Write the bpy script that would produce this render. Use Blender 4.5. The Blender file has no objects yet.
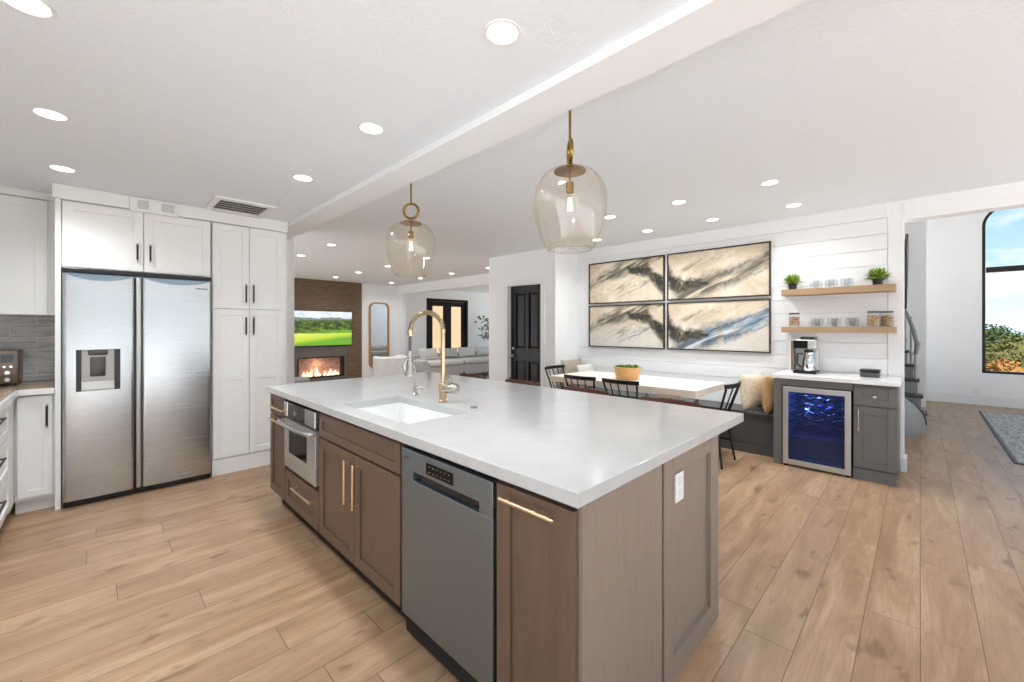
import bpy, bmesh, math, random
from mathutils import Vector, Matrix, noise
random.seed(7)
S = bpy.context.scene
C = S.collection
PI = math.pi

# ------------------------------------------------------------------ camera
TH = math.radians(44.768)
cam = bpy.data.cameras.new('camera')
cam.sensor_width = 36.0
cam.lens = 411.63 / 1024 * 36.0
cam.shift_y = -13.4 / 1024
cam.clip_start = 0.05
cam.clip_end = 2000
co = bpy.data.objects.new('camera', cam)
C.objects.link(co)
co.location = (0, 0, 1.365)
co.rotation_euler = (PI / 2, 0, TH - PI / 2)
S.camera = co

# ------------------------------------------------------------------ exposure, sky, sun
S.view_settings.view_transform = 'Standard'
S.view_settings.look = 'None'
S.view_settings.gamma = 1
S.view_settings.use_curve_mapping = False
S.view_settings.exposure = 0.26
DOWNLIGHT_W = 46.0
SKY = 1.0
SUN = 10.5


def lin(c):
    o = []
    for v in c[:3]:
        v = v / 255.0
        o.append(v / 12.92 if v <= 0.04045 else ((v + 0.055) / 1.055) ** 2.4)
    return (o[0], o[1], o[2], 1.0)


world = bpy.data.worlds.new('sky')
S.world = world
world.use_nodes = True
wn = world.node_tree
wn.nodes.clear()


def wnode(t, **k):
    n = wn.nodes.new(t)
    for a, b in k.items():
        setattr(n, a, b)
    return n


tc = wnode('ShaderNodeTexCoord')
sep = wnode('ShaderNodeSeparateXYZ')
wn.links.new(tc.outputs['Generated'], sep.inputs[0])
ramp = wnode('ShaderNodeValToRGB')
mr = wnode('ShaderNodeMapRange')
mr.inputs['From Min'].default_value = -1
mr.inputs['From Max'].default_value = 1
wn.links.new(sep.outputs['Z'], mr.inputs['Value'])
wn.links.new(mr.outputs[0], ramp.inputs[0])
e = ramp.color_ramp.elements
e[0].position = 0.0
e[0].color = lin((205, 203, 198))
e[1].position = 1.0
e[1].color = lin((105, 165, 235))
for p, c in ((0.485, (200, 205, 205)), (0.505, (240, 247, 252)), (0.55, (200, 231, 250)), (0.62, (150, 206, 248))):
    q = e.new(p)
    q.color = lin(c)
mp = wnode('ShaderNodeMapping')
mp.inputs['Scale'].default_value = (1, 1, 2.2)
mp.inputs['Location'].default_value = (0.35, 0.1, 0.2)
wn.links.new(tc.outputs['Generated'], mp.inputs[0])
nz = wnode('ShaderNodeTexNoise')
nz.inputs['Scale'].default_value = 5.5
nz.inputs['Detail'].default_value = 7
nz.inputs['Roughness'].default_value = 0.55
wn.links.new(mp.outputs[0], nz.inputs[0])
cr = wnode('ShaderNodeValToRGB')
cr.color_ramp.elements[0].position = 0.47
cr.color_ramp.elements[1].position = 0.60
wn.links.new(nz.outputs[0], cr.inputs[0])
mixc = wnode('ShaderNodeMix', data_type='RGBA')
wn.links.new(cr.outputs[0], mixc.inputs[0])
wn.links.new(ramp.outputs[0], mixc.inputs[6])
mixc.inputs[7].default_value = (1, 1, 1, 1)
bg = wnode('ShaderNodeBackground')
wn.links.new(mixc.outputs[2], bg.inputs[0])
bg.inputs[1].default_value = SKY
wo = wnode('ShaderNodeOutputWorld')
wn.links.new(bg.outputs[0], wo.inputs[0])

sl = bpy.data.lights.new('sun', 'SUN')
sl.energy = SUN
sl.angle = 0.02
sl.color = (1.0, 0.985, 0.96)
so = bpy.data.objects.new('sun', sl)
C.objects.link(so)
so.rotation_euler = Vector((0.25, 0.5, -1.0)).to_track_quat('-Z', 'Y').to_euler()

# ------------------------------------------------------------------ materials


def mat(name, col, rough=0.5, metal=0.0, emit=None, strength=1.0, spec=0.5, coat=0.0, trans=0.0, alpha=1.0, aniso=0.0):
    m = bpy.data.materials.new(name)
    m.use_nodes = True
    b = m.node_tree.nodes['Principled BSDF']
    b.inputs['Base Color'].default_value = lin(col)
    b.inputs['Roughness'].default_value = rough
    b.inputs['Metallic'].default_value = metal
    b.inputs['Specular IOR Level'].default_value = spec
    b.inputs['Coat Weight'].default_value = coat
    b.inputs['Transmission Weight'].default_value = trans
    b.inputs['Alpha'].default_value = alpha
    if emit:
        b.inputs['Emission Color'].default_value = lin(emit)
        b.inputs['Emission Strength'].default_value = strength
    return m


class NT:
    """small helper round a material's node tree"""

    def __init__(self, m):
        self.t = m.node_tree
        self.b = self.t.nodes['Principled BSDF']

    def n(self, typ, **k):
        x = self.t.nodes.new(typ)
        for a, b in k.items():
            setattr(x, a, b)
        return x

    def link(self, a, b):
        self.t.links.new(a, b)

    def coords(self, kind='Object', scale=(1, 1, 1), rot=(0, 0, 0), loc=(0, 0, 0)):
        a = self.n('ShaderNodeTexCoord')
        b = self.n('ShaderNodeMapping')
        b.inputs['Scale'].default_value = scale
        b.inputs['Rotation'].default_value = rot
        b.inputs['Location'].default_value = loc
        self.link(a.outputs[kind], b.inputs[0])
        return b.outputs[0]

    def noise(self, vec, scale, detail=4, rough=0.5, dist=0.0):
        x = self.n('ShaderNodeTexNoise')
        x.inputs['Scale'].default_value = scale
        x.inputs['Detail'].default_value = detail
        x.inputs['Roughness'].default_value = rough
        x.inputs['Distortion'].default_value = dist
        self.link(vec, x.inputs[0])
        return x.outputs[0]

    def ramp(self, fac, stops):
        x = self.n('ShaderNodeValToRGB')
        el = x.color_ramp.elements
        el[0].position, el[0].color = stops[0][0], lin(stops[0][1])
        el[1].position, el[1].color = stops[-1][0], lin(stops[-1][1])
        for p, c in stops[1:-1]:
            q = el.new(p)
            q.color = lin(c)
        self.link(fac, x.inputs[0])
        return x.outputs[0]

    def mix(self, fac, a, b, mode='MIX'):
        x = self.n('ShaderNodeMix', data_type='RGBA', blend_type=mode)
        for i, v in ((0, fac), (6, a), (7, b)):
            if isinstance(v, tuple):
                x.inputs[i].default_value = v
            elif isinstance(v, (int, float)):
                x.inputs[i].default_value = v
            else:
                self.link(v, x.inputs[i])
        return x.outputs[2]

    def math(self, op, a, b=None, c=None, clamp=False):
        x = self.n('ShaderNodeMath', operation=op, use_clamp=clamp)
        for i, v in enumerate((a, b, c)):
            if v is None:
                continue
            if isinstance(v, (int, float)):
                x.inputs[i].default_value = v
            else:
                self.link(v, x.inputs[i])
        return x.outputs[0]

    def smooth(self, v, a, b):
        x = self.n('ShaderNodeMapRange', interpolation_type='SMOOTHSTEP')
        x.inputs['From Min'].default_value = a
        x.inputs['From Max'].default_value = b
        self.link(v, x.inputs['Value'])
        return x.outputs[0]

    def bump(self, h, strength=0.2, dist=0.01):
        x = self.n('ShaderNodeBump')
        x.inputs['Strength'].default_value = strength
        x.inputs['Distance'].default_value = dist
        self.link(h, x.inputs['Height'])
        self.link(x.outputs[0], self.b.inputs['Normal'])


def wood(name, c1, c2, axis=0, rough=0.45, scale=1.0):
    m = mat(name, c1, rough)
    t = NT(m)
    sc = [14 * scale] * 3
    sc[axis] = 1.3 * scale
    v = t.coords('Object', tuple(sc))
    n = t.noise(v, 3.0, 6, 0.6, 0.6)
    t.link(t.ramp(n, [(0.3, c1), (0.7, c2)]), t.b.inputs['Base Color'])
    t.bump(n, 0.05, 0.002)
    return m


def fabric(name, c, c2=None, scale=160, rough=0.9, bump=0.3):
    m = mat(name, c, rough, spec=0.15)
    t = NT(m)
    v = t.coords('Object')
    n = t.noise(v, scale, 3, 0.6)
    c2 = c2 or tuple(int(x * 0.85) for x in c)
    t.link(t.ramp(n, [(0.35, c2), (0.65, c)]), t.b.inputs['Base Color'])
    t.bump(n, bump, 0.003)
    return m


def steel(name, c, rough=0.28, axis=2, metal=1.0, streak=0.05):
    """brushed metal: fine streaks across the given axis"""
    m = mat(name, c, rough, metal)
    t = NT(m)
    sc = [2.0, 2.0, 2.0]
    sc[axis] = 260.0
    v = t.coords('Object', tuple(sc))
    n = t.noise(v, 1.0, 4, 0.7)
    t.link(t.math('MULTIPLY_ADD', n, 0.10, rough - 0.05), t.b.inputs['Roughness'])
    t.b.inputs['Anisotropic'].default_value = 0.5
    return m


def plaster(name, c, bump=0.1, scale=90, rough=0.85):
    m = mat(name, c, rough, spec=0.2)
    t = NT(m)
    v = t.coords('Object')
    t.bump(t.noise(v, scale, 3, 0.6), bump, 0.004)
    return m


M = {}
M['wall'] = plaster('white_wall_paint', (247, 247, 247), 0.03)
M['ceiling'] = plaster('ceiling_texture', (242, 247, 252), 0.9, 60)
M['beam'] = plaster('beam_bounce_lit_white', (248, 249, 250), 0.2, 70)  # paler than the ceiling, standing in for light bounced off the worktop
M['trim'] = mat('white_trim_paint', (243, 243, 242), 0.4)
M['cab_white'] = mat('white_cabinet_paint', (246, 246, 244), 0.35)
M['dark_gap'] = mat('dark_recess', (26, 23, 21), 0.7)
M['black_metal'] = mat('black_metal', (24, 24, 24), 0.4, 0.2)
M['black_plastic'] = mat('black_plastic', (20, 20, 21), 0.25)
M['black_glass'] = mat('black_glass', (10, 10, 12), 0.08, spec=0.25)
M['pewter'] = mat('dark_pewter', (95, 92, 90), 0.35, 0.9)
M['chrome'] = mat('chrome', (215, 214, 212), 0.12, 1.0)
M['nickel'] = mat('brushed_nickel', (190, 184, 176), 0.22, 1.0)
M['champagne'] = mat('champagne_metal', (205, 180, 145), 0.22, 1.0)
M['brass'] = mat('aged_brass', (156, 126, 74), 0.25, 1.0)
M['brass_light'] = mat('satin_brass', (236, 210, 172), 0.32, 1.0)
M['steel'] = steel('brushed_steel', (198, 201, 203), 0.26, 2)
M['steel_dark'] = steel('brushed_dark_steel', (138, 152, 164), 0.36, 0)
M['steel_satin'] = mat('satin_steel', (205, 205, 203), 0.42, 0.85)
M['ceramic'] = mat('white_ceramic', (246, 246, 244), 0.15)
M['plastic_white'] = mat('white_plastic', (240, 240, 238), 0.4)
M['lens'] = mat('lamp_lens', (255, 255, 255), 0.4, emit=(255, 252, 246), strength=9.0)
M['filament'] = mat('filament', (255, 200, 120), 0.4, emit=(255, 214, 150), strength=4.0)
M['leather'] = mat('brown_leather', (92, 52, 36), 0.4)
M['grey_cab'] = mat('grey_cabinet_paint', (110, 109, 106), 0.45)
M['bench_grey'] = mat('dark_grey_bench_paint', (82, 82, 80), 0.5)
M['stair_grey'] = mat('grey_stair_paint', (150, 150, 148), 0.45)
M['stair_dark'] = mat('dark_grey_stair_paint', (62, 62, 63), 0.45)
M['door_black'] = mat('black_door_paint', (24, 21, 19), 0.32, spec=0.4)
M['door_brown'] = mat('dark_brown_door', (26, 14, 9), 0.45, spec=0.2)
M['shelf_oak'] = wood('shelf_oak', (158, 126, 95), (178, 146, 113), 1, 0.5)
M['table_oak'] = wood('pale_table_oak', (232, 219, 205), (241, 231, 219), 1, 0.4)
M['bowl_wood'] = wood('bowl_wood', (196, 146, 88), (218, 172, 112), 2, 0.5)
M['mirror_oak'] = wood('mirror_oak', (168, 118, 66), (190, 140, 84), 2, 0.45)
M['mirror'] = mat('mirror_glass', (235, 238, 238), 0.02, 1.0)
M['cream'] = fabric('cream_fabric', (238, 226, 206), (222, 200, 170), 30)
M['taupe'] = fabric('taupe_fabric', (190, 178, 164))
M['ivory'] = fabric('ivory_fabric', (240, 236, 228))
M['tan'] = fabric('tan_woven_fabric', (205, 168, 122), (176, 138, 96), 70, 0.9, 0.5)
M['sofa'] = fabric('grey_sofa_fabric', (196, 194, 191))
M['sofa_light'] = fabric('light_grey_fabric', (222, 219, 214))
M['boucle'] = fabric('white_boucle', (238, 236, 232), (205, 203, 199), 60, 0.95, 0.8)
M['slate'] = fabric('grey_fabric', (150, 148, 146))
M['leaf'] = mat('leaf_green', (108, 152, 50), 0.55)
M['leaf2'] = mat('leaf_yellow_green', (190, 206, 96), 0.55)
M['leaf3'] = mat('leaf_deep_green', (92, 128, 62), 0.5)
M['moss'] = fabric('moss_green', (92, 112, 42), (60, 78, 30), 40, 1.0, 1.0)
M['pot'] = mat('dark_brown_pot', (52, 38, 30), 0.6)
M['flame'] = mat('flame', (255, 190, 120), 0.5, emit=(255, 222, 190), strength=1.6)
M['soil'] = mat('soil', (48, 36, 28), 0.95)
M['stucco'] = plaster('sunlit_stucco', (172, 150, 122), 0.3, 30)
M['beans'] = fabric('dry_goods', (206, 176, 138), (120, 84, 54), 55, 0.8, 0.4)

# island cabinets: grey-brown stained wood, vertical fine grain
M['isl'] = wood('taupe_brown_cabinet', (100, 80, 65), (112, 90, 74), 2, 0.42, 1.4)
M['isl_end_lit'] = wood('taupe_end_daylit', (142, 127, 114), (152, 137, 123), 2, 0.42, 1.4)  # paler copy of the cabinet wood, daylight on the end put into colour
M['quartz'] = mat('white_quartz', (236, 235, 233), 0.13, spec=0.5)
t = NT(M['quartz'])
n = t.noise(t.coords('Object'), 9, 6, 0.6, 0.5)
t.link(t.ramp(n, [(0.3, (193, 193, 192)), (0.7, (201, 201, 200))]), t.b.inputs['Base Color'])
M['quartz_white'] = mat('bar_quartz', (240, 240, 239), 0.2)
M['quartz_tan'] = mat('tan_counter', (186, 160, 134), 0.2)
t = NT(M['quartz_tan'])
n = t.noise(t.coords('Object'), 60, 6, 0.7)
t.link(t.ramp(n, [(0.35, (160, 132, 106)), (0.65, (206, 182, 156))]), t.b.inputs['Base Color'])


def floor_mat():
    m = mat('oak_plank_floor', (190, 160, 130), 0.36, spec=0.35)
    t = NT(m)
    v = t.coords('Object')
    sp = t.n('ShaderNodeSeparateXYZ')
    t.link(v, sp.inputs[0])
    row = t.math('FLOOR', t.math('DIVIDE', sp.outputs[1], 0.19))
    wnz = t.n('ShaderNodeTexWhiteNoise', noise_dimensions='1D')
    t.link(row, wnz.inputs['W'])
    vx = t.n('ShaderNodeCombineXYZ')
    t.link(t.math('MULTIPLY_ADD', wnz.outputs[0], 1.85, sp.outputs[0]), vx.inputs[0])
    t.link(sp.outputs[1], vx.inputs[1])
    br = t.n('ShaderNodeTexBrick')
    br.offset = 0.0
    br.inputs['Scale'].default_value = 1.0
    br.inputs['Brick Width'].default_value = 1.85
    br.inputs['Row Height'].default_value = 0.19
    br.inputs['Mortar Size'].default_value = 0.0018
    br.inputs['Mortar Smooth'].default_value = 0.2
    br.inputs['Color1'].default_value = (0, 0, 0, 1)
    br.inputs['Color2'].default_value = (1, 1, 1, 1)
    br.inputs['Mortar'].default_value = (0.5, 0.5, 0.5, 1)
    t.link(vx.outputs[0], br.inputs[0])
    cb = t.n('ShaderNodeCombineXYZ')
    t.link(t.math('MULTIPLY_ADD', row, 7.31, sp.outputs[0]), cb.inputs[0])
    t.link(sp.outputs[1], cb.inputs[1])
    t.link(t.math('MULTIPLY', br.outputs[0], 9.7), cb.inputs[2])

    def scaled(sc):
        q = t.n('ShaderNodeMapping')
        q.inputs['Scale'].default_value = sc
        t.link(cb.outputs[0], q.inputs[0])
        return q.outputs[0]
    broad = t.noise(scaled((0.8, 4.5, 1)), 1.6, 4, 0.55, 0.8)
    rings = t.math('FRACT', t.math('MULTIPLY', t.noise(scaled((0.55, 3.2, 1)), 1.5, 2, 0.5, 0.3), 16.0))
    rings = t.math('ABSOLUTE', t.math('SUBTRACT', rings, 0.5))
    fine = t.noise(scaled((3.0, 60, 1)), 2.0, 5, 0.65, 0.3)
    kn = t.noise(scaled((3.0, 7.0, 1)), 1.7, 2, 0.5, 0.3)
    base = t.ramp(broad, [(0.3, (154, 120, 90)), (0.5, (178, 144, 112)), (0.7, (197, 166, 134))])
    base = t.mix(t.math('MULTIPLY', t.smooth(fine, 0.42, 0.7), 0.34), base, lin((132, 104, 80)))
    base = t.mix(t.math('MULTIPLY', t.smooth(rings, 0.25, 0.5), 0.16), base, lin((126, 98, 74)))
    tone = t.mix(t.math('MULTIPLY', br.outputs[0], 0.42), base, lin((164, 136, 110)))
    tone = t.mix(t.math('MULTIPLY', t.smooth(kn, 0.61, 0.74), 0.6), tone, lin((112, 82, 58)))
    col = t.mix(t.math('MULTIPLY', br.outputs[1], 0.8), tone, lin((84, 62, 46)))
    t.link(col, t.b.inputs['Base Color'])
    t.bump(t.math('SUBTRACT', fine, t.math('MULTIPLY', br.outputs[1], 1.5)), 0.06, 0.003)
    return m


M['floor'] = floor_mat()


def tile_mat(name, axes, bw, rh, cols, grout, rough=0.35, streak=10):
    m = mat(name, cols[0], rough)
    t = NT(m)
    a = t.n('ShaderNodeTexCoord')
    sp = t.n('ShaderNodeSeparateXYZ')
    t.link(a.outputs['Object'], sp.inputs[0])
    cb = t.n('ShaderNodeCombineXYZ')
    t.link(sp.outputs[axes[0]], cb.inputs[0])
    t.link(sp.outputs[axes[1]], cb.inputs[1])
    br = t.n('ShaderNodeTexBrick')
    br.offset = 0.4
    br.inputs['Scale'].default_value = 1.0
    br.inputs['Brick Width'].default_value = bw
    br.inputs['Row Height'].default_value = rh
    br.inputs['Mortar Size'].default_value = 0.002
    br.inputs['Color1'].default_value = (0, 0, 0, 1)
    br.inputs['Color2'].default_value = (1, 1, 1, 1)
    t.link(cb.outputs[0], br.inputs[0])
    cc = t.n('ShaderNodeCombineXYZ')
    t.link(sp.outputs[axes[0]], cc.inputs[0])
    t.link(t.math('MULTIPLY', sp.outputs[axes[1]], streak), cc.inputs[1])
    t.link(t.math('MULTIPLY', br.outputs[0], 6.0), cc.inputs[2])
    g = t.noise(cc.outputs[0], 5.0, 6, 0.6, 0.5)
    st = [(0.28 + 0.44 * i / (len(cols) - 1), c) for i, c in enumerate(cols)]
    col = t.ramp(g, st)
    col = t.mix(br.outputs[1], col, lin(grout))
    t.link(col, t.b.inputs['Base Color'])
    t.bump(t.math('SUBTRACT', 1.0, br.outputs[1]), 0.3, 0.002)
    return m


M['backsplash'] = tile_mat('grey_streaked_tile', (0, 2), 0.36, 0.107, [(140, 138, 135), (176, 175, 172), (206, 205, 202), (182, 164, 144)], (228, 227, 224))
M['feature'] = tile_mat('dark_wood_panel_wall', (0, 2), 1.2, 0.16, [(82, 64, 49), (112, 90, 69), (140, 114, 88)], (74, 58, 45), 0.5, 14)
M['ember'] = tile_mat('fire_bed_stone', (0, 2), 0.11, 0.05, [(170, 124, 106), (214, 170, 150), (236, 204, 186)], (150, 112, 96), 0.6, 3)


def glass_mat(name, tint, fac=0.12, rough=0.03, ior=1.45):
    """thin glass wall: mostly passes light, mirrors more at grazing angles"""
    m = bpy.data.materials.new(name)
    m.use_nodes = True
    t = m.node_tree
    t.nodes.clear()
    o = t.nodes.new('ShaderNodeOutputMaterial')
    tr = t.nodes.new('ShaderNodeBsdfTransparent')
    tr.inputs[0].default_value = lin(tint)
    gl = t.nodes.new('ShaderNodeBsdfGlossy')
    gl.inputs['Roughness'].default_value = rough
    fr = t.nodes.new('ShaderNodeLayerWeight')
    fr.inputs[0].default_value = 0.5
    pw = t.nodes.new('ShaderNodeMath')
    pw.operation = 'POWER'
    pw.inputs[1].default_value = 3.5
    t.links.new(fr.outputs['Facing'], pw.inputs[0])
    ad = t.nodes.new('ShaderNodeMath')
    ad.operation = 'MULTIPLY_ADD'
    ad.use_clamp = True
    ad.inputs[1].default_value = 0.6
    ad.inputs[2].default_value = fac
    t.links.new(pw.outputs[0], ad.inputs[0])
    mx = t.nodes.new('ShaderNodeMixShader')
    t.links.new(ad.outputs[0], mx.inputs[0])
    t.links.new(tr.outputs[0], mx.inputs[1])
    t.links.new(gl.outputs[0], mx.inputs[2])
    t.links.new(mx.outputs[0], o.inputs[0])
    return m


M['glass'] = glass_mat('clear_glass', (252, 253, 253), 0.02)
M['glass_pane'] = glass_mat('window_pane', (252, 253, 253), 0.0)
M['glass_amber'] = glass_mat('champagne_glass', (254, 251, 246), 0.08)
M['glass_blue'] = glass_mat('tinted_fridge_glass', (185, 196, 214), 0.03)

# ------------------------------------------------------------------ mesh builder


class MB:
    def __init__(self):
        self.bm = bmesh.new()
        self.uv = None

    def box(self, x0, y0, z0, x1, y1, z1, bev=0.0, seg=2):
        x0, x1 = min(x0, x1), max(x0, x1)
        y0, y1 = min(y0, y1), max(y0, y1)
        z0, z1 = min(z0, z1), max(z0, z1)
        if bev > 0:
            t = bmesh.new()
            bmesh.ops.create_cube(t, size=1)
            for v in t.verts:
                v.co = Vector((x0 + (v.co.x + .5) * (x1 - x0), y0 + (v.co.y + .5) * (y1 - y0), z0 + (v.co.z + .5) * (z1 - z0)))
            bmesh.ops.bevel(t, geom=list(t.edges), offset=bev, segments=seg, affect='EDGES', profile=0.5)
            me = bpy.data.meshes.new('tmp')
            t.to_mesh(me)
            t.free()
            self.bm.from_mesh(me)
            bpy.data.meshes.remove(me)
            return self
        vs = [self.bm.verts.new(p) for p in ((x0, y0, z0), (x1, y0, z0), (x1, y1, z0), (x0, y1, z0), (x0, y0, z1), (x1, y0, z1), (x1, y1, z1), (x0, y1, z1))]
        for f in ((3, 2, 1, 0), (4, 5, 6, 7), (0, 1, 5, 4), (1, 2, 6, 5), (2, 3, 7, 6), (3, 0, 4, 7)):
            self.bm.faces.new([vs[i] for i in f])
        return self

    def tube(self, pts, r, seg=10, closed=False, caps=True, up=None):
        pts = [Vector(p) for p in pts]
        n = len(pts)
        rs = r if isinstance(r, (list, tuple)) else [r] * n
        rings = []
        prev = None
        for i, p in enumerate(pts):
            if closed:
                d = pts[(i + 1) % n] - pts[i - 1]
            else:
                d = pts[min(i + 1, n - 1)] - pts[max(i - 1, 0)]
            d.normalize()
            if prev is None:
                a = Vector((0, 0, 1)) if abs(d.z) < 0.9 else Vector((1, 0, 0))
                if up is not None:
                    a = Vector(up)
                u = d.cross(a).normalized()
            else:
                u = (prev - d * prev.dot(d)).normalized()
            prev = u
            w = d.cross(u)
            rings.append([self.bm.verts.new(p + (u * math.cos(2 * PI * k / seg) + w * math.sin(2 * PI * k / seg)) * rs[i]) for k in range(seg)])
        m = n if closed else n - 1
        for i in range(m):
            A, B = rings[i], rings[(i + 1) % n]
            for k in range(seg):
                self.bm.faces.new((A[k], A[(k + 1) % seg], B[(k + 1) % seg], B[k]))
        if caps and not closed:
            self.bm.faces.new(rings[0][::-1])
            self.bm.faces.new(rings[-1])
        return self

    def cyl(self, a, b, r, r2=None, seg=16):
        return self.tube([a, b], [r, r if r2 is None else r2], seg)

    def lathe(self, prof, c=(0, 0, 0), seg=32, wob=None):
        c = Vector(c)
        rings = []
        for r, z in prof:
            if r < 1e-6:
                rings.append([self.bm.verts.new(c + Vector((0, 0, z)))])
            else:
                ring = []
                for k in range(seg):
                    a = 2 * PI * k / seg
                    rr = r * (wob(a, z) if wob else 1)
                    ring.append(self.bm.verts.new(c + Vector((rr * math.cos(a), rr * math.sin(a), z))))
                rings.append(ring)
        for A, B in zip(rings, rings[1:]):
            for k in range(seg):
                k2 = (k + 1) % seg
                if len(A) == 1 and len(B) == 1:
                    continue
                if len(A) == 1:
                    self.bm.faces.new((A[0], B[k2], B[k]))
                elif len(B) == 1:
                    self.bm.faces.new((A[k], A[k2], B[0]))
                else:
                    self.bm.faces.new((A[k], A[k2], B[k2], B[k]))
        return self

    def prism(self, poly, f):
        """poly 2D, f(u, v, s) with s 0/1 gives the two faces"""
        a = [self.bm.verts.new(f(u, v, 0)) for u, v in poly]
        b = [self.bm.verts.new(f(u, v, 1)) for u, v in poly]
        n = len(poly)
        self.bm.faces.new(a[::-1])
        self.bm.faces.new(b)
        for i in range(n):
            self.bm.faces.new((a[i], a[(i + 1) % n], b[(i + 1) % n], b[i]))
        return self

    def ringprism(self, outer, inner, f):
        """frame between two closed outlines of equal length"""
        n = len(outer)
        V = [[self.bm.verts.new(f(u, v, s)) for u, v in L] for s in (0, 1) for L in (outer, inner)]
        o0, i0, o1, i1 = V
        for k in range(n):
            j = (k + 1) % n
            self.bm.faces.new((o0[k], o0[j], i0[j], i0[k]))
            self.bm.faces.new((o1[k], i1[k], i1[j], o1[j]))
            self.bm.faces.new((o0[k], o1[k], o1[j], o0[j]))
            self.bm.faces.new((i0[k], i0[j], i1[j], i1[k]))
        return self

    def ball(self, c, r, sx=1, sy=1, sz=1, seg=16):
        t = bmesh.new()
        bmesh.ops.create_uvsphere(t, u_segments=seg, v_segments=max(6, seg // 2), radius=1)
        for v in t.verts:
            v.co = Vector((c[0] + v.co.x * r * sx, c[1] + v.co.y * r * sy, c[2] + v.co.z * r * sz))
        return self.absorb(t)

    def absorb(self, t, mx=None):
        if mx is not None:
            bmesh.ops.transform(t, matrix=mx, verts=t.verts)
        me = bpy.data.meshes.new('tmp')
        t.to_mesh(me)
        t.free()
        self.bm.from_mesh(me)
        bpy.data.meshes.remove(me)
        return self

    def quad(self, pts, uv=False):
        vs = [self.bm.verts.new(p) for p in pts]
        f = self.bm.faces.new(vs)
        if uv:
            L = self.bm.loops.layers.uv.verify()
            for l, q in zip(f.loops, ((0, 0), (1, 0), (1, 1), (0, 1))):
                l[L].uv = q
        return self

    def pillow(self, w, h, t, mx, n=14, p=2.4):
        """stuffed cushion: w by h outline, thickness t"""
        b = bmesh.new()
        g = {}
        for s in (1, -1):
            for i in range(n + 1):
                for j in range(n + 1):
                    u = -1 + 2 * i / n
                    v = -1 + 2 * j / n
                    edge = i in (0, n) or j in (0, n)
                    if edge and s == -1:
                        g[(i, j, -1)] = g[(i, j, 1)]
                        continue
                    k = (max(0, 1 - abs(u) ** p) * max(0, 1 - abs(v) ** p)) ** 0.45
                    pin = 1 - 0.07 * (1 - abs(u * v)) * max(abs(u), abs(v)) ** 4
                    g[(i, j, s)] = b.verts.new((u * w / 2 * pin, v * h / 2 * pin, s * t / 2 * k))
        for s in (1, -1):
            for i in range(n):
                for j in range(n):
                    q = [g[(i, j, s)], g[(i + 1, j, s)], g[(i + 1, j + 1, s)], g[(i, j + 1, s)]]
                    b.faces.new(q if s == 1 else q[::-1])
        return self.absorb(b, mx)


def obj(name, mb, m, parent=None, off=None, smooth=None, bev=0.0, **props):
    """link a builder as ONE mesh object. off = world place of the thing's base (mesh data is moved by -off)."""
    bm = mb.bm
    bmesh.ops.recalc_face_normals(bm, faces=bm.faces)
    if off is not None:
        bmesh.ops.translate(bm, vec=-Vector(off), verts=bm.verts)
    me = bpy.data.meshes.new(name)
    bm.to_mesh(me)
    bm.free()
    me.materials.append(m)
    if smooth is not None:
        for p in me.polygons:
            p.use_smooth = True
        me.set_sharp_from_angle(angle=math.radians(smooth))
    o = bpy.data.objects.new(name, me)
    C.objects.link(o)
    if parent is not None:
        o.parent = parent
    elif off is not None:
        o.location = off
    if bev > 0:
        b = o.modifiers.new('edge', 'BEVEL')
        b.width = bev
        b.segments = 2
        b.limit_method = 'ANGLE'
    for k, v in props.items():
        o[k] = v
    return o


def struct(name, mb, m, parent=None, **k):
    o = obj(name, mb, m, parent, **k)
    if parent is None:
        o['kind'] = 'structure'
    return o


class Thing:
    """an Empty at a thing's base; .part() adds a mesh child (built in world coordinates)"""

    def __init__(self, name, label, cat, loc, rot=0.0, group=None, local=False):
        o = bpy.data.objects.new(name, None)
        o.empty_display_size = 0.1
        C.objects.link(o)
        o.location = loc
        o.rotation_euler = (0, 0, rot)
        o['label'] = label
        o['category'] = cat
        if group:
            o['group'] = group
        self.o = o
        self.off = None if local else Vector(loc)

    def part(self, name, mb, m, parent=None, **k):
        return obj(name, mb, m, parent or self.o, self.off, **k)


def tag(o, label, cat, group=None):
    o['label'] = label
    o['category'] = cat
    if group:
        o['group'] = group
    return o


def dup(root, loc, rot=0.0, label=None, group=None):
    r = root.copy()
    C.objects.link(r)
    r.location = loc
    r.rotation_euler = (0, 0, rot)
    if label:
        r['label'] = label
    if group:
        r['group'] = group

    def kids(a, b):
        for ch in list(a.children):
            c = ch.copy()
            C.objects.link(c)
            c.parent = b
            kids(ch, c)
    kids(root, r)
    return r


# face frames: (u, v, w) -> world; w points out of the face
def FnY(y0):
    return lambda u, v, w: (u, y0 - w, v)


def FnX(x0):
    return lambda u, v, w: (x0 - w, u, v)


def FpX(x0):
    return lambda u, v, w: (x0 + w, u, v)


def fbox(mb, F, u0, u1, v0, v1, w0, w1, bev=0.0):
    a = F(u0, v0, w0)
    b = F(u1, v1, w1)
    return mb.box(*a, *b, bev=bev)


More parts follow.
